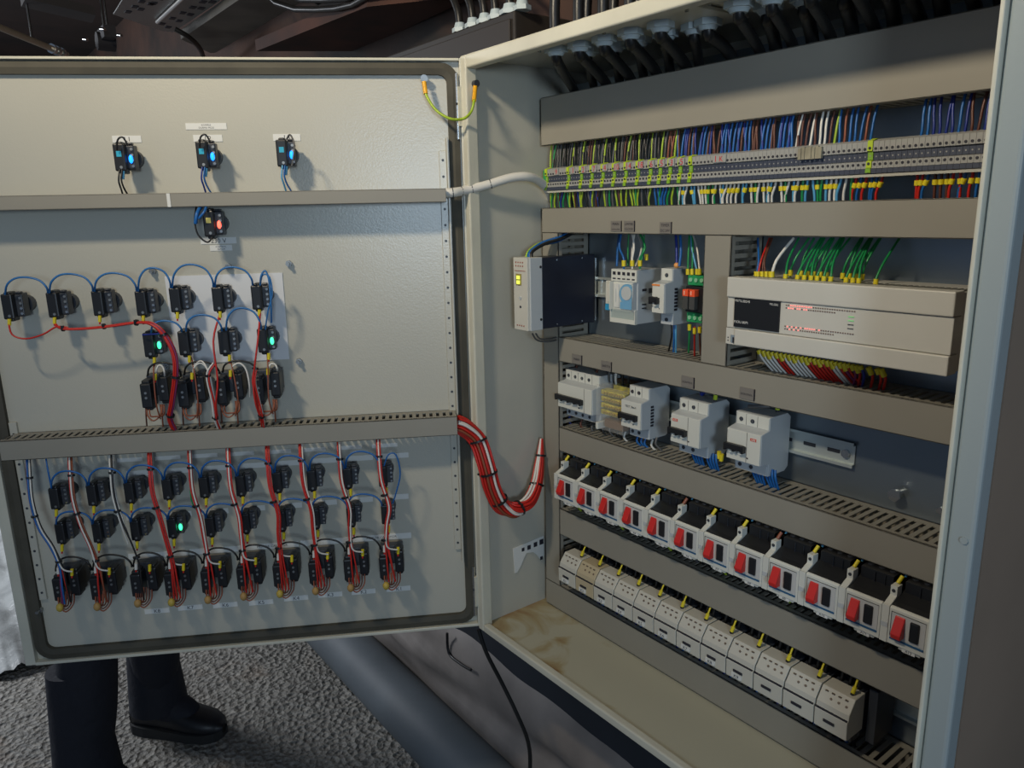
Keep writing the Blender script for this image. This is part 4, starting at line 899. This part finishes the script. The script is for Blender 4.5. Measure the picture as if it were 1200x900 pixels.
for k in range(12):
    x = MPX + MPP*k
    lb = '%s red-lever motor switch from the left in the twelve-switch row' % ORD[k+1]
    if k == 0: o = ms; o.location = (x, YM, MZ); o['label'] = lb
    else: o = dup(ms, (x, YM, MZ), lb)
    m_ = MB().box(.0270, .0420, .0012, .0024, -.0276, -.0222, paper); m_.text('A%d' % (k+1), .0345, -.0266, .0009, .0032, ink); m_.build('number_tag', o)['label'] = 'white tag reading A%d' % (k+1)
    p = Vector((.005, .02, .047)); c = 'yellow' if k not in (5, 8) else 'orange'
    MB().cyl(p+Vector((0, .004, -.004)), p+Vector((.002, .010, .004)), .0024, wire_c[c], n=8).build('wire_sleeve', o)['label'] = c+' wire sleeve'
    for j, (dx, cc) in enumerate(((.004, 'lightblue'), (.018, 'black'), (.031, 'black'), (.045, 'grey'))):
        q = Vector((x+dx, YM+.045, MZ+.044)); tangle([q, q+Vector((.002, .004, .012)), q+Vector((.006, .018, .030))], cc, .0018, 'upper')
    for j, (dx, cc) in enumerate(((.006, 'yg' if k % 2 == 0 else 'grey'), (.018, 'black'), (.0315, 'black'), (.045, 'black'))):
        q = Vector((x+dx, YM+.040, MZ-.028)); tangle([q, q+Vector((.001, .003, -.014)), q+Vector((.003, .018, -.034))], cc, .0020, 'mid')

# contactors ----------------------------------------------------------------------------------------
YC = .120
CX0 = aty(654.5, 668, YC).x; CP = (aty(994, 852, YC).x - CX0)/12
def contactor():
    t = thing('contactor', '', 'contactor', (0, YC, 0), 0, 'white contactors in the lowest row'); w_ = CP-.0012
    b = MB().prism([(.004, -.017), (.0, -.016), (-.001, .0105), (.002, .0125), (.003, .0195), (.016, .0365), (.040, .0365), (.040, -.017)], .0006, w_, mat('cream_plastic', (.58, .56, .48), .45)); b.build('housing', t, bevel=.0009)
    b = MB().box(.002, w_-.002, .036, .092, -.028, .034, dgrey); b.build('base', t, bevel=.001)
    b = MB().box(.0008, w_-.0008, -.0006, .004, .0105, .0125, ink); b.build('cover_joint', t)
    b = MB().box(.014, .029, -.0022, .0, -.0035, .0, ink); b.build('indicator_slot', t)
    b = MB()
    for k in range(3):
        xx = .0175+k*.0105; n_ = Vector((0, -.80, .6)); p = Vector((xx, .0082, .0262)); b.cyl(p, p+n_*.0010, .0017, mat('brown_screw', (.16, .12, .09), .5), n=8)
    for k in range(4):
        xx = .009+k*.009; p = Vector((xx, .013, .0328)); b.box(p.x-.002, p.x+.002, p.y-.0020, p.y, p.z-.0006, p.z+.0006, MATS['brown_screw'])
    b.build('terminal_screw', t)
    b = MB().box(.004, w_-.004, .020, .045, -.030, -.016, dgrey); b.build('lower_terminal', t)
    return t
ct = contactor()
for k in range(12):
    x = CX0 + CP*k; z = .1060 if k else .1060; lb = '%s white contactor from the left in the lowest row' % ORD[k+1] + (', slightly yellowed' if k == 1 else '')
    if k == 0: o = ct; o.location = (x, YC, z); o['label'] = lb
    else: o = dup(ct, (x, YC, z), lb)
    if k < 9:
        m_ = MB().box(.011, .028, -.0020, -.0, -.0125, -.0055, paper); m_.text('K%d' % (k+1), .0195, -.0117, -.0023, .0050, ink); m_.build('number_tag', o)['label'] = 'white tag reading K%d' % (k+1)
    if k == 1:
        for ch in o.children:
            if ch.name.startswith('housing'):
                ch.data = ch.data.copy(); ch.data.materials[0] = mat('yellowed_plastic', (.50, .42, .27), .5)
    q = Vector((x+CP-.010, YC+.024, z+.038))
    wire([q, q+Vector((.001, .003, .009)), q+Vector((.001, .011, .020)), q+Vector((.004, .030, .042))], 'yellow', .0015, 'thin yellow wire rising from the %s contactor' % ORD[k+1], 'yellow wires above the contactors', [(q+Vector((0, 0, .001)), q+Vector((.001, .003, .009)), 'yellow'), (q+Vector((0, 0, -.004)), q+Vector((0, 0, .001)), 'black')])
    for j in range(3):
        q = Vector((x+.010+j*.012, YC+.045, z+.034)); tangle([q, q+Vector((.001, .003, .018)), q+Vector((.004, .016, .046))], 'black', .0024, 'low')
    for j in range(3):
        q = Vector((x+.010+j*.012, YC+.034, z-.026)); tangle([q, q+Vector((.001, .004, -.012)), q+Vector((.003, .016, -.034))], ('darkblue', 'blue', 'black')[j], .0022, 'bottom')
for _k, _l in (('upper', 'dark short wires crowded above the red-lever switches'), ('mid', 'dark short wires crowded below the red-lever switches'), ('low', 'black short wires crowded above the white contactors'), ('bottom', 'blue and black short wires crowded below the white contactors')):
    tag(TANGLE[_k].build('wire_tangle'), _l, 'wires', None, 'stuff')
# side auxiliary block on the last contactor
x = CX0+CP*12; tag(MB().box(x+.001, x+.013, .165, .214, .070, .148, dgrey).build('interlock_block', bevel=.001), 'dark auxiliary block behind the right end of the contactor row', 'auxiliary block')

# ================================================================== GLANDS AND CABLES
def gland(p, down, label, group, r=.0138, nm='cable_gland'):
    t = thing(nm, label, 'cable gland', p, 0, group); s_ = -1 if down else 1
    MB().cyl((0, 0, 0), (0, 0, s_*.008), r*1.28, gland_m, n=6, smooth=False).build('hex_nut', t)
    b = MB().cyl((0, 0, s_*.008), (0, 0, s_*(.013 if down else .018)), r*.95, gland_m, r1=r*.74, n=14); b.build('dome_nut', t)
    return t
GL = [(.165, .055), (.185, .100), (.205, .065), (.228, .112), (.252, .068), (.272, .115), (.300, .070), (.318, .118), (.350, .073), (.366, .120), (.392, .115),
      (.468, .075), (.482, .112), (.510, .078), (.528, .115), (.556, .080), (.574, .118), (.604, .082), (.620, .120), (.650, .085), (.668, .120), (.700, .088), (.722, .120)]
ib = MB().box(.14, .42, .030, .150, .9985, 1.0, gland_m)
gp = thing('gland_plate', 'grey gland plate in the enclosure roof, left one', 'gland plate', (.14, .030, .994), 0, 'gland plates'); MB().box(0, .285, 0, .125, 0, .005, rim_m).build('plate', gp, bevel=.001)
for xx, yy in ((.005, .01), (.28, .01), (.28, .115), (.14, .01)): MB().cyl((xx, yy, -.006), (xx, yy, .001), .0025, steel, n=8).build('plate_screw', gp)
gp = thing('gland_plate', 'grey gland plate in the enclosure roof, right one', 'gland plate', (.445, .030, .994), 0, 'gland plates'); MB().box(0, .315, 0, .125, 0, .005, rim_m).build('plate', gp, bevel=.001)
for xx, yy in ((.008, .01), (.30, .01)): MB().cyl((xx, yy, -.006), (xx, yy, .001), .0025, steel, n=8).build('plate_screw', gp)
for k, (x, y) in enumerate(GL):
    gland((x, y, .994), True, '%s grey cable gland from the left inside the enclosure roof' % nth(k+1), 'glands inside the enclosure roof')
    gu, gv = project((x, y, .98)); du_px = (20 if k == 0 else 32 if k % 2 == 0 else 6) if k < 11 else (26 if k % 2 else 10)
    xe = aty(gu+du_px, gv+40, .172).x
    wire([(x, y+.06, 1.86), (x, y+.03, 1.35), (x, y, 1.08), (x, y, .985), (x+(xe-x)*.10, y+(.172-y)*.10, .976), (x+(xe-x)*.55, y+(.172-y)*.55, .966), (x+(xe-x)*.9, .168, .950), (xe, .178, .925), (xe+.003, .185, .89)], 'black', .0078 if k % 2 == 0 else .0068, '%s thick black cable from the left entering the enclosure roof' % nth(k+1), 'black cables through the enclosure roof', name='power_cable', n=8, cat='cable')
# outer row of glands on the brown box at the left rear
bxp = thing('junction_box', 'dark brown metal box at the rear left behind the enclosure top', 'junction box', (-.60, .17, 0))
pb = [aty(u, v, .17) for u, v in ((533, 37), (612, 8))]; zt = (pb[0].z+pb[1].z)/2
brownm = mat('brown_metal', (.024, .019, .015), .6, var=.4, vscale=5)
MB().box(0, .52, 0, .16, zt-.30, zt, brownm).build('housing', bxp, bevel=.003)
MB().box(.01, .51, -.004, 0, zt-.29, zt-.012, mat('brown_metal_lid', (.026, .020, .016), .6)).build('lid', bxp, bevel=.002)
for k, u in enumerate((539, 554, 568, 581, 598, 612)):
    p = aty(u, 34-(u-539)*.37, .185); q = Vector((p.x, .185, zt)); gland(q, False, '%s grey gland from the left on top of the brown box' % ORD[k+1], 'glands on the brown box', .0125 if k != 4 else .016)
    wire([q+Vector((0, 0, .014)), q+Vector((-.01, 0, .05)), q+Vector((-.06, 0, .10)), q+Vector((-.20, -.02, .14+.01*k)), q+Vector((-.45, -.05, .13+.012*k)), q+Vector((-.8, -.1, .25+.012*k)), Vector((q.x-1.2, q.y-.05+.02*k, 1.86))], 'black', .0075, '%s black cable from the left sweeping off the brown box glands' % ORD[k+1], 'black cables over the brown box', name='power_cable', n=8, cat='cable')

# ================================================================== CEILING SPACE CLUTTER (upper left)
def slab(name, label, cat, corners, z, th, m, parts=None):
    """flat overhead member: corners are plan points at height z"""
    b = MB(); P = [atz(u, v, z) for u, v in corners]; o0 = P[0].copy(); n = len(P)
    vs = [p-o0 for p in P] + [p-o0+Vector((0, 0, th)) for p in P]
    b.add(vs, [tuple(range(n)), tuple(range(2*n-1, n-1, -1))] + [(i, (i+1) % n, n+(i+1) % n, n+i) for i in range(n)], m)
    return b, o0, P
b, o0, P = slab('', '', '', [(133, 17), (152, -14), (268, -6), (203, 38), (188, 36)], 1.45, .004, dull)
tr = thing('cable_tray', 'perforated galvanised cable tray under the ceiling at the upper left', 'cable tray', o0)
b.build('tray_bed', tr)
h = MB()
for r_, (ua, va, ub_, vb, n_) in enumerate(((165, 11, 200, -8, 4), (150, 14, 166, 2, 3), (190, 28, 250, -4, 6), (197, 32, 262, -5, 6), (180, 4, 215, -10, 3))):
    for k in range(n_):
        p = atz(ua+(ub_-ua)*k/(n_-1), va+(vb-va)*k/(n_-1), 1.449); d_ = .012; h.box(p.x-o0.x-d_*1.3, p.x-o0.x+d_*1.3, p.y-o0.y-d_*.8, p.y-o0.y+d_*.8, -.002, .001, ink)
h.build('tray_hole', tr)
p = atz(184, 26, 1.44); q = atz(218, -6, 1.44); MB().cyl(p-o0, q-o0, .006, mat('bright_edge', (.85, .85, .82), .3, .6), n=8).build('tray_edge', tr)
b, o0, P = slab('', '', '', [(246, 62), (212, 46), (300, -14), (400, -20), (372, 8), (292, 62)], 1.42, .03, mat('grey_board', (.15, .14, .12), .7, var=.35, vscale=6))
tag(b.build('overhead_board', loc=o0), 'broad grey board slung diagonally under the ceiling', 'board')
p = atz(-10, 28, 1.38); q = atz(78, 64, 1.38); o = MB().cyl((0, 0, 0), q-p, .011, mat('pale_rod', (.42, .36, .27), .4, .4), n=10)
for k in range(3): c = (q-p)*(.78+k*.07); o.cyl(c-(q-p).normalized()*.006, c+(q-p).normalized()*.006, .018, steel, n=8)
o.cyl((q-p)*.5, (q-p)*.5+Vector((0, 0, 1.86-(p.z+q.z)/2)), .004, blk, n=6)
tag(o.build('metal_rod', loc=p), 'pale metal rod slanting at the upper left above the door', 'rod')
for k, (a, b_, c_, d_, z_, mm, th, nm, lb) in enumerate((((30, -2), (112, 18), (108, 27), (25, 8), 1.5, mat('dusty_beam', (.06, .055, .055), .8), .03, 'ceiling_beam', 'dark dusty beam crossing the upper left corner'),
        ((300, 60), (430, 8), (560, -6), (420, 60), 1.22, mat('brown_board', (.085, .032, .02), .8, var=.6, vscale=5, col2=(.03, .015, .012)), .03, 'brown_board', 'red brown board above the door left of the black cables'))):
    bb_, o0, P = slab('', '', '', [a, b_, c_, d_], z_, th, mm); tag(bb_.build(nm, loc=o0), lb, 'board' if 'board' in nm else 'beam')
cl = thing('pipe_clamp', 'dark clamp with steel bolts beside the cable tray', 'clamp', atz(125, 40, 1.42)); o0 = cl.location
for dx in (-.03, .03): MB().cyl((dx, 0, 0), (dx, 0, 1.86-o0.z), .004, blk, n=6).build('hanger_rod', cl)
MB().box(-.06, .06, -.02, .02, -.02, .02, mat('dark_rubber', (.02, .018, .022), .7)).cyl((-.035, -.03, -.02), (-.035, .03, -.02), .032, MATS['dark_rubber'], n=12).build('clamp_body', cl)
for u, v in ((118, 34), (138, 41), (98, 46)): p = atz(u, v, 1.40); MB().cyl(p-o0, p-o0+Vector((.02, .008, -.004)), .006, steel, n=6).build('bolt', cl)
wire([atz(205, 34, 1.4), atz(222, 44, 1.38), atz(236, 60, 1.36), atz(240, 80, 1.34)], 'black', .009, 'black cable hanging from the tray end', None, name='power_cable', n=8, cat='cable')
wire([atz(366, -6, 1.4), atz(385, 5, 1.4), atz(430, 9, 1.4), atz(480, -2, 1.4), atz(500, -12, 1.4)], 'black', .016, 'thick black cable drooping above the middle of the door', None, name='power_cable', n=8, cat='cable')

# ================================================================== BELOW THE ENCLOSURE
def pipe_y(): return
PR = .082
pc = .235
pm = mat('grey_pipe', (.12, .14, .155), .62, var=.2, vscale=5)
b = MB().cyl((0, 0, 0), (5.2, 0, 0), PR, pm, n=40); tag(b.build('floor_pipe', loc=(-4.0, .2, GZ+PR)), 'thick blue grey pipe lying on the gravel below the enclosure', 'pipe')
def memb(i, j, nx, ny):
    x = -3.0 + 4.6*i/nx; t_ = j/ny; y = .312 - .012*t_ - .03*math.sin(t_*math.pi) + .034*noise.noise((x*2.2+t_*2.5, t_*3.5, 1))*(.3+t_) - .022*abs(math.sin(t_*7+x*1.3+2.5*noise.noise((x*1.1, t_*2, 9))))**3 ; z = -.37 - t_*.36 + .018*noise.noise((x*5, t_*3, 5))
    return (x, min(y, .326), z)
nx, ny = 150, 22; mm = mat('dusty_membrane', (.27, .235, .21), .6, bump=.3, bscale=7, var=.45, vscale=4)
b = MB().add([memb(i, j, nx, ny) for j in range(ny+1) for i in range(nx+1)], [(j*(nx+1)+i, j*(nx+1)+i+1, (j+1)*(nx+1)+i+1, (j+1)*(nx+1)+i) for j in range(ny) for i in range(nx)], mm, True)
tag(b.build('wall_membrane'), 'wrinkled dusty brown membrane behind the floor pipe', 'membrane')
wire([aty(561, 738, .02), aty(570, 765, .03), aty(588, 800, .06), aty(605, 835, .08), aty(619, 870, .10), aty(621, 905, .11), aty(616, 960, .12)], 'black', .0042, 'thin black cable hanging from the lower hinge corner', None, name='power_cable', n=8, cat='cable')
wire([aty(524, 742, .27), aty(526, 765, .27), aty(540, 778, .265), aty(552, 785, .26)], 'black', .004, 'dark cord on the membrane left of the hanging cable', None, name='power_cable', n=6, cat='cable')
# bright plastic sheet outside at far left
ps = MB(); A = [atz(u, v, GZ+.03) for u, v in ((-160, 830), (62, 772), (25, 590), (-200, 560))]
def bil(s_, t_): return A[0]*(1-s_)*(1-t_) + A[1]*s_*(1-t_) + A[2]*s_*t_ + A[3]*(1-s_)*t_
n1 = 40
V_ = [bil(i/n1, j/n1)+Vector((0, 0, .03*noise.noise((i*.35, j*.12, 2))+.012*noise.noise((i*.9, j*.9, 4)))) for j in range(n1+1) for i in range(n1+1)]
ps.add(V_, [(j*(n1+1)+i, j*(n1+1)+i+1, (j+1)*(n1+1)+i+1, (j+1)*(n1+1)+i) for j in range(n1) for i in range(n1)], mat('plastic_film', (.33, .345, .34), .35, bump=.8, bscale=16, var=.4, vscale=9), True)
tag(ps.build('plastic_sheet'), 'crinkled pale plastic sheet on the ground beyond the door', 'sheet')

# ================================================================== PERSON BEHIND THE DOOR
def skin_body():
    J = {}; ed = []
    J['pel'] = ((-1.10, -.50, .17), .125); J['bel'] = ((-1.10, -.50, .30), .125); J['che'] = ((-1.09, -.49, .50), .150); J['nec'] = ((-1.08, -.48, .69), .062); J['hdb'] = ((-1.07, -.47, .78), .075); J['hed'] = ((-1.06, -.46, .86), .092); J['top'] = ((-1.07, -.47, .92), .072)
    s = Vector((.66, -.75, 0)); f = Vector((.75, .66, 0))
    an1 = atz(186, 822, GZ+.09); an2 = atz(104, 905, GZ+.09)
    hip = Vector((-1.10, -.50, .10))
    for nm, an, sg in (('l', an1, -1), ('r', an2, 1)):
        h_ = hip + s*.10*sg; kn = (h_+an)/2 + f*.05; kn.z = -.30
        J['hip'+nm] = (h_, .100); J['kne'+nm] = (kn, .074); J['cal'+nm] = (kn*.6+an*.4, .076); J['ank'+nm] = (an+Vector((0, 0, .0)), .062); J['toe'+nm] = (an+f*.13+Vector((0, 0, -.045)), .04)
        ed += [('pel', 'hip'+nm), ('hip'+nm, 'kne'+nm), ('kne'+nm, 'cal'+nm), ('cal'+nm, 'ank'+nm), ('ank'+nm, 'toe'+nm)]
        sh = Vector((-1.09, -.49, .62)) + s*.19*sg; el = sh + s*.05*sg + f*.05 + Vector((0, 0, -.28)); wr = el + f*.22 + s*(-.06*sg) + Vector((0, 0, .05)); hd = wr + f*.08
        J['sho'+nm] = (sh, .062); J['elb'+nm] = (el, .045); J['wri'+nm] = (wr, .030); J['han'+nm] = (hd, .034)
        ed += [('che', 'sho'+nm), ('sho'+nm, 'elb'+nm), ('elb'+nm, 'wri'+nm), ('wri'+nm, 'han'+nm)]
    ed += [('pel', 'bel'), ('bel', 'che'), ('che', 'nec'), ('nec', 'hdb'), ('hdb', 'hed'), ('hed', 'top')]
    ks = list(J); me = bpy.data.meshes.new('body'); me.from_pydata([tuple(J[k][0]) for k in ks], [(ks.index(a), ks.index(b)) for a, b in ed], [])
    o = bpy.data.objects.new('body', me); COL.objects.link(o); mo = o.modifiers.new('skin', 'SKIN'); mo.use_smooth_shade = True
    for i, k in enumerate(ks): me.skin_vertices[0].data[i].radius = (J[k][1],)*2; me.skin_vertices[0].data[i].use_root = (k == 'pel')
    ss = o.modifiers.new('sub', 'SUBSURF'); ss.levels = 2; ss.render_levels = 2
    dg = bpy.context.evaluated_depsgraph_get(); ev = bpy.data.meshes.new_from_object(o.evaluated_get(dg)); bpy.data.objects.remove(o)
    tro = mat('navy_trousers', (.008, .010, .018), .8, bump=.5, bscale=25); jak = mat('dark_jacket', (.02, .022, .03), .8); sk = mat('skin', (.45, .27, .19), .5)
    ev.materials.clear()
    for q in (tro, jak, sk): ev.materials.append(q)
    hands = [J['hanl'][0], J['hanr'][0]]
    for p in ev.polygons:
        c = p.center; p.use_smooth = True
        p.material_index = 2 if (c.z > .70 or min((c-h).length for h in hands) < .07) else (1 if c.z > .13 else 0)
        if (c.z < GZ+.16): p.material_index = 0
    return ev, J, an1, an2, f, s
ev, J, an1, an2, FF, SS = skin_body()
per = thing('person', 'person in dark navy trousers and black shoes standing behind the open door', 'person', (-1.1, -.5, GZ))
o0 = Vector((-1.1, -.5, GZ)); b_ = bpy.data.objects.new('body', ev); COL.objects.link(b_); b_.parent = per; b_.location = -o0
hb = J['hed'][0]; hair = MB().ball(Vector(hb)-o0+Vector((-.02, -.02, .03)), .112, mat('hair', (.03, .02, .015), .7), 16, 10, (1, .95, .85)); hair.build('hair', per)
fc = Vector(hb)-o0+FF*.088
MB().ball(fc+Vector((0, 0, -.015)), .018, MATS['skin'], sc=(.8, .8, 1.4)).build('nose', per)
for sg in (-1, 1): MB().ball(fc+SS*.034*sg+Vector((0, 0, .015)), .011, ink).build('eye', per); MB().ball(Vector(hb)-o0+SS*.092*sg, .028, MATS['skin'], sc=(.5, .5, 1)).build('ear', per)
MB().box(-.02, .02, -.004, .004, -.004, .004, mat('lips', (.35, .13, .1), .5)).build('mouth', per, loc=fc+Vector((0, 0, -.05)), rotz=math.radians(-49))
shoem = mat('black_leather', (.010, .011, .014), .45); solem = mat('shoe_sole', (.02, .02, .02), .8)
def shoe(an, dirv, nm):
    s_ = Vector((dirv.y, -dirv.x, 0)); o_ = Vector((an.x, an.y, GZ+.012)) - o0
    rings = [(-.085, .030, .062), (-.07, .040, .095), (-.03, .046, .120), (.02, .046, .108), (.07, .048, .078), (.12, .052, .062), (.165, .048, .054), (.198, .032, .042), (.212, .012, .026)]
    b = MB(); n = 14; vs = []
    for d_, w_, h_ in rings:
        for j in range(n):
            t_ = 2*math.pi*j/n; c_, q_ = math.cos(t_), math.sin(t_)
            vs.append(o_ + dirv*d_ + s_*(w_*abs(c_)**.7*(1 if c_ > 0 else -1)) + Vector((0, 0, h_/2 + h_/2*abs(q_)**.8*(1 if q_ > 0 else -1))))
    k = len(rings); b.add(vs, [(i*n+j, i*n+(j+1) % n, (i+1)*n+(j+1) % n, (i+1)*n+j) for i in range(k-1) for j in range(n)] + [tuple(range(n)), tuple(range((k-1)*n, k*n))[::-1]], shoem, True)
    x = b.build('shoe', per); x['label'] = 'black shoe'
    b = MB(); vs = []
    for zz in (-.014, .016):
        for sg in (1, -1):
            for d_, w_, h_ in (rings if sg > 0 else rings[::-1]): vs.append(o_ + dirv*d_ + s_*(w_*1.06*sg) + Vector((0, 0, zz)))
    k = len(rings)*2; b.add(vs, [tuple(range(k))[::-1], tuple(range(k, 2*k))] + [(i, (i+1) % k, k+(i+1) % k, k+i) for i in range(k)], solem); b.build('sole', x)
    b = MB().cyl(Vector((an.x, an.y, GZ+.085))-o0, Vector((an.x, an.y, GZ+.40))-o0-FF*.0, .081, MATS['navy_trousers'], r1=.058, n=20); b.build('trouser_leg', per)
shoe(an1, (atz(255, 862, GZ)-atz(160, 850, GZ)).normalized().xyz if True else FF, 'l'); shoe(an2, FF, 'r')
